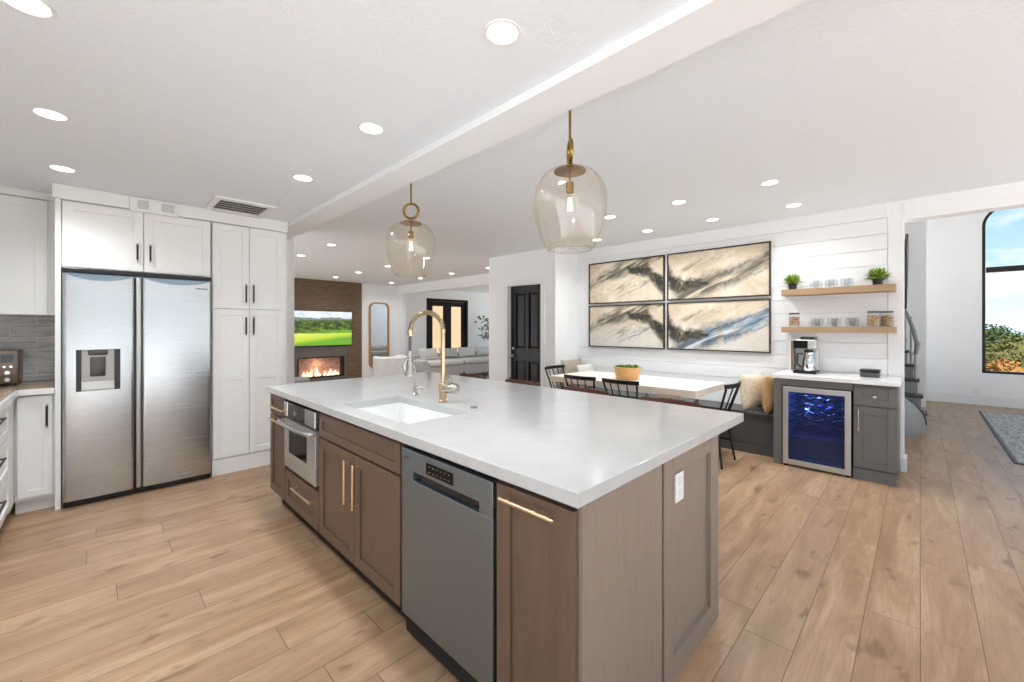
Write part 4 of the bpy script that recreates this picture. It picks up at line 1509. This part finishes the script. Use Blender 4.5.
# black tin
t = Thing('storage_tin', 'small black rectangular tin on the bar worktop right of the coffee maker', 'tin', (5.13, .335, .90))
t.part('body', MB().box(5.07, .265, .9005, 5.19, .405, .948, .008), M['pewter'])
t.part('lid', MB().box(5.066, .261, .9485, 5.194, .409, .972, .008), M['black_metal'])

# shelves
for nm, z0, z1, w in (('upper', 1.705, 1.768, 'potted plants and glasses'), ('lower', 1.315, 1.372, 'jars and glasses')):
    s = tag(obj('floating_shelf', MB().box(5.15, .16, z0, 5.382, 1.055, z1, .002), M['shelf_oak'], off=(5.27, .6, z0)), '%s oak floating shelf holding %s' % (nm, w), 'shelf', 'oak floating shelves')

# plants on the upper shelf


def small_plant(name, label, y, zb, h, r, nleaf, m1, m2, spiky):
    x = 5.25
    t = Thing(name, label, 'plant', (x, y, zb), 0, 'potted plants on the upper shelf')
    t.part('pot', MB().lathe([(0, zb + .0005), (.034, zb + .0005), (.042, zb + .07), (.036, zb + .07), (.034, zb + .06), (0, zb + .06)], (x, y, 0), 20), M['pot'], smooth=40)
    rng = random.Random(int(y * 1000))
    for m_, cnt in ((m1, nleaf), (m2, nleaf)):
        lb = MB()
        for i in range(cnt):
            a = rng.random() * 2 * PI
            el = rng.uniform(.15, 1.35)
            L = rng.uniform(.7, 1.0) * (h if spiky else h * .85)
            d = Vector((math.cos(a) * math.cos(el) * r / h * 1.15, math.sin(a) * math.cos(el) * r / h * 1.15, math.sin(el)))
            if x + d.x * L > 5.372:
                d.x *= .55
            p0 = Vector((x + rng.uniform(-.02, .02), y + rng.uniform(-.02, .02), zb + .06))
            sd = d.cross(Vector((0, 0, 1))).normalized()
            w = .006 if spiky else .013
            p1 = p0 + d * L * .55
            p2 = p0 + d * L + Vector((0, 0, -.02 * (1.4 - el)))
            q = [p0 - sd * w * .4, p0 + sd * w * .4, p1 + sd * w, p1 - sd * w, p2]
            vs = [lb.bm.verts.new(k) for k in q]
            lb.bm.faces.new((vs[0], vs[1], vs[2], vs[3]))
            lb.bm.faces.new((vs[3], vs[2], vs[4]))
        t.part('leaves', lb, m_)


small_plant('potted_fern', 'spiky yellow-green fern in dark pot at the painting end of the upper shelf', .972, 1.768, .145, .135, 130, M['leaf2'], M['leaf'], True)
small_plant('potted_plant', 'dense round green plant in dark pot at the hall end of the upper shelf', .288, 1.768, .145, .13, 200, M['leaf'], M['leaf2'], False)

# glasses: one, then copies
t = Thing('drinking_glass', 'x', 'glass', (0, 0, 0), 0, 'clear glasses', local=True)
t.part('tumbler', MB().lathe([(0, .0005), (.028, .0005), (.034, .01), (.040, .05), (.040, .088), (.0375, .088), (.037, .05), (.031, .016), (0, .014)], (0, 0, 0), 20), M['glass'], smooth=50)
g0 = t.o
first = True
pos = []
for zz, ys, sh_ in ((1.768, (.775, .65, .525), 'upper'), (1.372, (.765, .625, .485), 'lower')):
    for i, y in enumerate(ys):
        pos.append((5.21, y, zz, '%s clear glass from the painting end in the front row on the %s oak shelf' % (ORD[i], sh_), 'clear glasses on the %s shelf' % sh_))
        pos.append((5.31, y - .015, zz, '%s clear glass from the painting end in the back row on the %s oak shelf' % (ORD[i], sh_), 'clear glasses on the %s shelf' % sh_))
for x, y, zz, lab, grp in pos:
    if first:
        g0.location = (x, y, zz)
        g0['label'], g0['group'] = lab, grp
        first = False
    else:
        dup(g0, (x, y, zz), 0, lab, grp)
# jars
t = Thing('storage_jar', 'glass jar of dry goods with dark lid at the painting end of the lower shelf', 'jar', (5.24, .955, 1.372), 0, 'glass jars on the lower shelf')
t.part('jar', MB().lathe([(0, 1.3725), (.048, 1.3725), (.05, 1.385), (.05, 1.495), (.045, 1.505), (.042, 1.505), (.046, 1.49), (.046, 1.385), (0, 1.38)], (5.24, .955, 0), 24), M['glass'], smooth=40)
t.part('contents', MB().lathe([(0, 1.381), (.0445, 1.386), (.0445, 1.475), (0, 1.48)], (5.24, .955, 0), 20), M['beans'], smooth=40)
t.part('lid', MB().lathe([(0, 1.506), (.047, 1.506), (.047, 1.522), (0, 1.522)], (5.24, .955, 0), 24), M['pewter'], smooth=40)
j0 = t.o
dup(j0, (5.22, .315, 1.372), 0, 'glass jar at the hall end of the lower shelf, front one of two')
j2 = dup(j0, (5.30, .225, 1.372), 0, 'glass jar at the hall end of the lower shelf, back one of two')

# ================================================================== HALL: STAIRS, RUG, OUTLET
t = Thing('curved_staircase', 'grey curved staircase with balusters beyond the end of the shiplap wall', 'staircase', (7.6, 1.0, 0))
# the flight climbs away from the kitchen and bends behind the shiplap wall
YE = lambda k: -.055 + .037 * (k - 1) + .011 * max(0, k - 3) ** 2
for k in range(1, 8):
    xk, y0, zt = 7.70 + .26 * k, YE(k), .2 * k
    t.part('tread', MB().box(xk - .03, y0 - .012, zt - .035, xk + .27, y0 + .95, zt, .006), M['stair_dark'])
    t.part('riser', MB().box(xk, y0 + .01, zt - .2, xk + .02, y0 + .94, zt - .0355), M['stair_grey'])
sk_ = MB()
for k in range(1, 8):
    xk, y0, zt = 7.70 + .26 * k, YE(k), .2 * k
    sk_.prism([(xk + .0205, max(0, zt - .55)), (xk + .26, max(0, zt - .35)), (xk + .26, zt - .0355), (xk + .0205, zt - .0355)], lambda u, v, s: (u, y0 + .012 + .03 * s, v))
t.part('open_stringer', sk_, M['stair_grey'])
for k in range(3, 8):
    for q in (.05, .18):
        xk, y0, zt = 7.70 + .26 * k + q, YE(k) + .035, .2 * k
        t.part('baluster', MB().tube([(xk, y0, zt), (xk, y0, zt + .12), (xk, y0, zt + .16), (xk, y0, zt + .20), (xk, y0, zt + .60 + q * .77)], [.013, .013, .022, .011, .011], 8), M['stair_grey'], smooth=50)
rl = []
for i in range(40):
    k = 2.72 + i * 5.0 / 39
    rl.append((7.70 + .26 * k + .05, YE(k) + .035, .2 * k + .63))
rl = [(8.42, .05, .98), (8.38, .035, 1.06), (8.385, .022, 1.13)] + rl
t.part('handrail', MB().tube(rl, .026, 10), M['stair_grey'], smooth=60)
pth = [(7.72, -.03), (7.62, -.025), (7.48, .005), (7.3, .06), (7.12, .14), (7.0, .26), (6.93, .42), (6.9, .62), (6.92, .85)]
hts = [.07, .16, .27, .38, .48, .58, .68, .78, .9]
cw, cap = MB(), MB()
rows, rows2 = [], []
for i, (x, y) in enumerate(pth):
    a_ = Vector(pth[max(i - 1, 0)])
    b_ = Vector(pth[min(i + 1, len(pth) - 1)])
    d_ = (b_ - a_).normalized()
    n_ = Vector((-d_.y, d_.x)) * -.02
    z_ = hts[i]
    rows.append([cw.bm.verts.new(p) for p in ((x + n_.x, y + n_.y, 0), (x - n_.x, y - n_.y, 0), (x - n_.x, y - n_.y, z_), (x + n_.x, y + n_.y, z_))])
    m_ = n_ * 1.6
    rows2.append([cap.bm.verts.new(p) for p in ((x + m_.x, y + m_.y, z_ + .0005), (x - m_.x, y - m_.y, z_ + .0005), (x - m_.x, y - m_.y, z_ + .03), (x + m_.x, y + m_.y, z_ + .03))])
for mb_, rr_ in ((cw, rows), (cap, rows2)):
    for A, B in zip(rr_, rr_[1:]):
        for k in range(4):
            mb_.bm.faces.new((A[k], A[(k + 1) % 4], B[(k + 1) % 4], B[k]))
    mb_.bm.faces.new(rr_[0])
    mb_.bm.faces.new(rr_[-1][::-1])
t.part('curved_stringer', cw, M['stair_grey'], smooth=50)
t.part('stringer_cap', cap, M['stair_dark'], smooth=50)
t.part('upper_stringer', MB().prism([(8.7, 1.65), (9.95, 2.45), (9.95, 3.0), (8.7, 2.55)], lambda u, v, s: (u, .145 + .04 * s, v)), M['stair_dark'])

# rug
rg = MB().box(6.5, -3.2, 0.001, 10.06, -0.70, 0.012)
rm = mat('woven_grey_rug', (170, 168, 164), 0.95)
t_ = NT(rm)
v = t_.coords('Object', (1, 1, 1))
sp2 = t_.n('ShaderNodeSeparateXYZ')
t_.link(v, sp2.inputs[0])
w1 = t_.noise(t_.coords('Object', (2.0, 14, 1)), 2.2, 4, .7)
w2 = t_.noise(t_.coords('Object', (30, 30, 1)), 2.0, 3, .7)
t_.link(t_.mix(.35, t_.ramp(w1, [(.35, (112, 112, 112)), (.5, (176, 174, 170)), (.62, (214, 212, 206))]), t_.ramp(w2, [(.4, (120, 120, 120)), (.6, (210, 208, 204))])), t_.b.inputs['Base Color'])
t = Thing('area_rug', 'grey striped woven rug with dark edge on the hall floor below the window', 'rug', (8.3, -1.95, 0))
t.part('pile', rg, rm)
t.part('binding', MB().ringprism([(6.47, -3.23), (10.09, -3.23), (10.09, -.67), (6.47, -.67)], [(6.499, -3.201), (10.061, -3.201), (10.061, -.699), (6.499, -.699)], lambda u, v, s: (u, v, .0008 + s * .0125)), M['stair_dark'])
t = Thing('hall_outlet', 'white outlet plate low on the hall wall below the arched window', 'outlet', (10.95, -.7, .24))
t.part('plate', MB().box(10.951, -.76, .20, 10.9595, -.64, .285, .002), M['plastic_white'])
t.part('plug', MB().box(10.93, -.715, .225, 10.9505, -.685, .255, .003), M['plastic_white'])

# ================================================================== LIVING ROOM
tvm = bpy.data.materials.new('tv_picture')
tvm.use_nodes = True
T = NT(tvm)
a = T.n('ShaderNodeTexCoord')
s_ = T.n('ShaderNodeSeparateXYZ')
T.link(a.outputs['UV'], s_.inputs[0])
u, v = s_.outputs[0], s_.outputs[1]
nz1 = T.noise(a.outputs['UV'], 7, 5, .6)
nz2 = T.noise(a.outputs['UV'], 11, 6, .7)
sky_ = T.ramp(nz1, [(.4, (206, 222, 238)), (.6, (246, 248, 250))])
hill = T.smooth(T.math('SUBTRACT', T.math('MULTIPLY_ADD', nz1, .22, .70), v), -.01, .01)
col = T.mix(hill, sky_, lin((128, 136, 132)))
tree = T.smooth(T.math('SUBTRACT', T.math('MULTIPLY_ADD', nz2, .40, .55), v), -.01, .02)
col = T.mix(tree, col, T.ramp(nz2, [(.4, (40, 58, 24)), (.52, (70, 96, 36)), (.66, (136, 160, 64))]))
mid = T.smooth(T.math('SUBTRACT', T.math('MULTIPLY_ADD', nz1, .2, .36), v), -.01, .02)
col = T.mix(T.math('MULTIPLY', mid, T.smooth(u, .0, .9)), col, lin((120, 166, 52)))
gr = T.smooth(T.math('SUBTRACT', T.math('MULTIPLY_ADD', nz1, .06, .33), v), -.01, .015)
col = T.mix(gr, col, T.ramp(T.math('SUBTRACT', v, T.math('MULTIPLY', u, .22)), [(-.0, (112, 170, 48)), (.12, (196, 218, 66)), (.3, (222, 232, 104))]))
T.link(col, T.b.inputs['Emission Color'])
T.b.inputs['Emission Strength'].default_value = .95
T.b.inputs['Base Color'].default_value = (0.01, 0.01, 0.01, 1)
T.b.inputs['Roughness'].default_value = .15
t = Thing('television', 'flat television showing a green golf course on the dark panel wall', 'television', (4.0, 10.78, .9))
t.part('case', MB().box(3.20, 10.745, .90, 4.79, 10.795, 1.79, .004), M['black_plastic'])
sc_ = MB().quad([(3.215, 10.744, .915), (4.775, 10.744, .915), (4.775, 10.744, 1.775), (3.215, 10.744, 1.775)], True)
t.part('screen', sc_, tvm)
t = Thing('linear_fireplace', 'long glowing gas fireplace set in the dark wall below the television', 'fireplace', (4.0, 10.85, .09))
fbx = MB()
fbx.box(3.442, 10.975, .092, 4.598, 10.985, .618).box(3.442, 10.805, .092, 3.48, 10.9745, .618).box(4.55, 10.805, .092, 4.598, 10.9745, .618)
fbx.box(3.481, 10.805, .092, 4.549, 10.9745, .10).box(3.481, 10.805, .59, 4.549, 10.9745, .618)
t.part('firebox', fbx, M['dark_gap'])
t.part('back_stone', MB().box(3.481, 10.955, .1005, 4.549, 10.9745, .5895), M['ember'])
t.part('log_bed', MB().box(3.49, 10.83, .1005, 4.54, 10.95, .13, .01), M['soil'])
t.part('surround', MB().ringprism([(3.24, .0), (4.66, .0), (4.66, .885), (3.24, .885)], [(3.441, .091), (4.599, .091), (4.599, .619), (3.441, .619)], lambda u, v, s: (u, 10.788 + .0115 * s, v)), mat('slate_surround', (104, 98, 94), .5))
fl = MB()
rng = random.Random(4)
for i in range(24):
    x = rng.uniform(3.58, 4.48)
    h = rng.uniform(.05, .2) * (1.25 - abs(x - 3.9))
    y = rng.uniform(10.86, 10.92)
    fl.tube([(x, y, .13), (x + rng.uniform(-.02, .02), y, .13 + h * .35), (x + rng.uniform(-.03, .03), y, .13 + h * .75), (x + rng.uniform(-.04, .04), y, .13 + h)], [.018, .026, .014, .002], 7)
t.part('flames', fl, M['flame'], kind='stuff', smooth=70)
fpl = bpy.data.lights.new('fire_glow', 'POINT')
fpl.energy = 1.2
fpl.color = (1, .62, .4)
fpl.shadow_soft_size = .1
fo = bpy.data.objects.new('fire_glow', fpl)
C.objects.link(fo)
fo.location = (3.95, 10.86, .45)

# mirror


def rrect(x0, x1, z0, z1, r, n=8):
    p = []
    for cx, cz, a0 in ((x1 - r, z1 - r, 0), (x0 + r, z1 - r, 90), (x0 + r, z0 + r, 180), (x1 - r, z0 + r, 270)):
        for k in range(n + 1):
            a = math.radians(a0 + 90 * k / n)
            p.append((cx + r * math.cos(a), cz + r * math.sin(a)))
    return p


t = Thing('wall_mirror', 'tall round-cornered mirror with oak frame on the white living room wall', 'mirror', (5.6, 10.83, .25))
t.part('frame', MB().ringprism(rrect(5.30, 5.90, .22, 2.07, .16), rrect(5.345, 5.855, .265, 2.025, .125), lambda u, v, s: (u, 10.80 + .047 * s, v)), M['mirror_oak'], smooth=40)
t.part('glass', MB().prism(rrect(5.34, 5.86, .26, 2.03, .128), lambda u, v, s: (u, 10.825 + .02 * s, v)), M['mirror'])


def soft_box(x0, y0, z0, x1, y1, z1, r=.06, seg=4):
    return MB().box(x0, y0, z0, x1, y1, z1, r, seg)


# sofa, back towards the kitchen
t = Thing('sectional_sofa', 'long grey sectional sofa in front of the french doors', 'sofa', (7.3, 9.4, 0))
t.part('base', soft_box(5.75, 8.75, .08, 9.2, 9.75, .40, .05), M['sofa'], smooth=50)
t.part('back', soft_box(5.75, 9.55, .30, 9.2, 9.80, .64, .08), M['sofa'], smooth=50)
t.part('armrest', soft_box(5.62, 8.75, .08, 5.86, 9.80, .56, .07), M['sofa'], smooth=50)
for i in range(3):
    x0 = 5.90 + i * 1.08
    t.part('seat_cushion', soft_box(x0, 8.70, .37, x0 + 1.06, 9.55, .50, .05), M['sofa_light'], smooth=50)
for x in (5.85, 9.1):
    for y in (8.85, 9.7):
        t.part('leg', MB().box(x - .03, y - .03, 0, x + .03, y + .03, .085), M['stair_dark'])
PG = 'pillows along the grey sofa'
cushion('sofa_pillow', 'light grey pillow at the mirror end of the sofa', M['sofa_light'], .62, .30, .16, (6.3, 9.36, .515), .12, -.3, 'pillow', PG)
cushion('sofa_pillow', 'grey pillow second from the mirror end of the sofa', M['sofa'], .6, .29, .16, (6.95, 9.36, .515), -.1, -.3, 'pillow', PG)
cushion('sofa_pillow', 'pale grey pillow third from the mirror end of the sofa', M['sofa_light'], .66, .30, .16, (7.6, 9.36, .515), .1, -.32, 'pillow', PG)
cushion('sofa_pillow', 'light grey pillow of the sofa nearest the leafy plant', M['sofa_light'], .66, .30, .16, (8.3, 9.36, .515), -.06, -.3, 'pillow', PG)

# white boucle armchair
t = Thing('armchair', 'white boucle barrel armchair in front of the wall mirror', 'armchair', (4.75, 8.6, 0))
ar = MB()
n = 24
inn, out = [], []
for i in range(n + 1):
    a = math.radians(-40 + 260 * i / n)
    inn.append((4.72 + .25 * math.cos(a), 8.6 - .25 * math.sin(a)))
    out.append((4.72 + .38 * math.cos(a), 8.6 - .38 * math.sin(a)))
ar.prism(out + inn[::-1], lambda u, v, s: (u, v, .12 + .60 * s))
t.part('back', ar, M['boucle'], bev=.05, smooth=50)
t.part('seat', MB().lathe([(0, .14), (.27, .14), (.29, .2), (.29, .38), (.25, .43), (0, .44)], (4.72, 8.62, 0), 28), M['boucle'], smooth=50)
for k in range(4):
    a = PI / 4 + k * PI / 2
    t.part('leg', MB().cyl((4.72 + .22 * math.cos(a), 8.6 + .22 * math.sin(a), .141), (4.72 + .24 * math.cos(a), 8.6 + .24 * math.sin(a), 0), .018, .012), M['stair_dark'])
# grey chair in front of the fireplace, only its back shows past the pantry
t = Thing('lounge_chair', 'grey upholstered chair in front of the fireplace, mostly hidden by the pantry', 'armchair', (2.45, 8.0, 0))
t.part('seat', soft_box(2.1, 7.75, .15, 2.66, 8.3, .40, .05), M['slate'], smooth=50)
t.part('back', soft_box(2.1, 7.62, .15, 2.66, 7.80, .50, .07), M['slate'], smooth=50)
for x in (2.15, 2.61):
    for y in (7.7, 8.25):
        t.part('leg', MB().cyl((x, y, .16), (x, y, 0), .015), M['stair_dark'])

# tall plant by the far wall
t = Thing('tall_houseplant', 'leafy green houseplant in white pot at the far end of the sofa', 'plant', (9.3, 10.3, 0))
t.part('pot', MB().lathe([(0, .001), (.15, .001), (.2, .45), (.18, .45), (.17, .4), (0, .4)], (9.35, 10.3, 0), 24), M['ceramic'], smooth=40)
t.part('stem', MB().tube([(9.35, 10.3, .4), (9.33, 10.28, .9), (9.36, 10.3, 1.4)], [.02, .016, .01]).tube([(9.33, 10.28, .8), (9.2, 10.25, 1.2)], .01), M['pot'], smooth=50)
lb = MB()
rng = random.Random(9)
for i in range(190):
    c = Vector((9.26 + rng.gauss(0, .2), 10.28 + rng.gauss(0, .17), rng.uniform(.95, 1.7)))
    c.y = min(c.y, 10.72)
    d = Vector((rng.uniform(-1, 1), rng.uniform(-1, 1), rng.uniform(-.4, .6))).normalized()
    if c.y + d.y * .12 > 10.83:
        d.y = -abs(d.y)
    sd = d.cross(Vector((rng.uniform(-.3, .3), rng.uniform(-.3, .3), 1))).normalized()
    L, w = rng.uniform(.10, .17), rng.uniform(.035, .055)
    vs = [lb.bm.verts.new(p) for p in (c, c + d * L * .4 + sd * w, c + d * L, c + d * L * .4 - sd * w)]
    lb.bm.faces.new(vs)
t.part('leaves', lb, M['leaf3'])

# ================================================================== OUTSIDE
struct('ground_bounce', MB().box(-25, -24, -.2, 14.0, -3.61, -.05).box(-25, -3.61, -.2, -1.21, 30, -.05).box(11.11, 4.2, -.2, 22, 10.99, -.05), plaster('pale_bounce_ground', (230, 230, 229), .2, 20))  # unseen pale ground, added to bounce sunlight onto ceilings and walls
struct('wall_patio', MB().box(4.0, 13.4, -.1, 13.0, 13.6, 4.2), M['stucco'])
struct('ground_patio', MB().box(-3, 11.0, -.12, 14.0, 13.4, -.02), M['stucco'])
gm = fabric('dry_grass', (150, 130, 84), (96, 96, 54), 1.4, 1.0, .6)
gd = MB()
gd.bm.free()
gd.bm = bmesh.new()
bmesh.ops.create_grid(gd.bm, x_segments=50, y_segments=40, size=1)
for v_ in gd.bm.verts:
    X_, Y_ = 11.3 + (v_.co.x + 1) * 60, v_.co.y * 70 - 5
    v_.co = Vector((X_, Y_, -.25 + .25 * noise.noise(Vector((X_ * .12, Y_ * .12, 0))) - max(0, X_ - 30) * .05))
struct('terrain_garden', gd, gm, smooth=60)
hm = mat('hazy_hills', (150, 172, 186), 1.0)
hl = MB()
n = 60
rows = []
for i in range(n + 1):
    y = -420 + 800 * i / n
    h = 8 + 9 * noise.noise(Vector((y * .008, 2.2, 0))) + 3 * noise.noise(Vector((y * .03, 7.2, 0)))
    rows.append([hl.bm.verts.new(p) for p in ((480, y, -30), (560, y, max(2, h)), (760, y, -30))])
for A, B in zip(rows, rows[1:]):
    for k in range(2):
        hl.bm.faces.new((A[k], A[k + 1], B[k + 1], B[k]))
struct('hills_distant', hl, hm, smooth=60)


def bush(name, label, cat, x, y, zb, r, h, m, grp, seed, leaf=.075, cnt=900):
    rng = random.Random(seed)
    t = Thing(name, label, cat, (x, y, zb), 0, grp)
    b = MB()
    for i in range(cnt):
        a = rng.random() * 2 * PI
        el = math.asin(rng.uniform(-.35, 1))
        rr = r * (.62 + .38 * rng.random()) * (1 + .35 * noise.noise(Vector((math.cos(a) * 1.7, math.sin(a) * 1.7, el * 2 + seed))))
        c = Vector((x + rr * math.cos(a) * math.cos(el), y + rr * math.sin(a) * math.cos(el), zb + h * .5 + h * .48 * math.sin(el) * (.75 + .35 * rng.random())))
        d = Vector((rng.uniform(-1, 1), rng.uniform(-1, 1), rng.uniform(-.6, 1))).normalized()
        s2 = d.orthogonal().normalized()
        L = r * leaf
        vs = [b.bm.verts.new(p) for p in (c - d * L, c + s2 * L * .6, c + d * L, c - s2 * L * .6)]
        b.bm.faces.new(vs)
    core = bmesh.new()
    bmesh.ops.create_icosphere(core, subdivisions=3, radius=1)
    for v_ in core.verts:
        q = 1 + .3 * noise.noise(v_.co * 2.2 + Vector((seed, 0, 0)))
        v_.co = Vector((x + v_.co.x * r * .74 * q, y + v_.co.y * r * .74 * q, zb + h * .5 + v_.co.z * h * .42 * q))
    b.absorb(core)
    t.part('foliage', b, m)
    t.part('trunk', MB().tube([(x, y, zb - .2), (x + .03, y, zb + h * .45)], [r * .07, r * .04], 8), M['pot'])


BG = mat('bush_olive', (92, 90, 52), .9, spec=.1)
BO = mat('bush_golden', (138, 100, 56), .9, spec=.1)
BD = mat('bush_dark_green', (62, 72, 44), .9, spec=.1)
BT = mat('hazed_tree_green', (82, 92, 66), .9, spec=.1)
for i, (x, y, zb, r, h, m_, lab) in enumerate((
        (13.6, -1.25, -.3, .46, 1.0, BO, 'golden shrub just outside the arched window, by its left jamb'),
        (14.6, -2.25, -.3, .5, 1.02, BO, 'golden shrub just outside the window, second from the left jamb'),
        (16.4, -1.55, -.3, .55, 1.1, BG, 'rounded olive shrub behind the two golden shrubs outside'),
        (17.6, -2.95, -.3, .55, 1.05, BO, 'tall golden shrub at the right, behind the front shrubs outside'),
        (20.0, -2.1, -.3, .7, 1.35, BG, 'tallest olive shrub, in the back row outside the window'),
)):
    bush('garden_shrub', lab, 'shrub', x, y, zb, r, h, m_, 'shrubs outside the arched window', i + 3)
for i, (x, y, r, h, lab) in enumerate(((31, -2.4, 1.5, 2.2, 'green tree beyond the shrubs, left in the arched window'), (35, -5.6, 1.5, 2.1, 'green tree beyond the shrubs, right in the arched window'),
                                       (42, -3.2, 1.8, 2.5, 'far tree showing above the two green trees outside'), (48, -7.6, 2.2, 2.9, 'farthest tree at the right window edge'))):
    bush('distant_tree', lab, 'tree', x, y, -.95, r, h, BD if i < 2 else BT, 'trees beyond the garden', i + 20, .06, 1200)
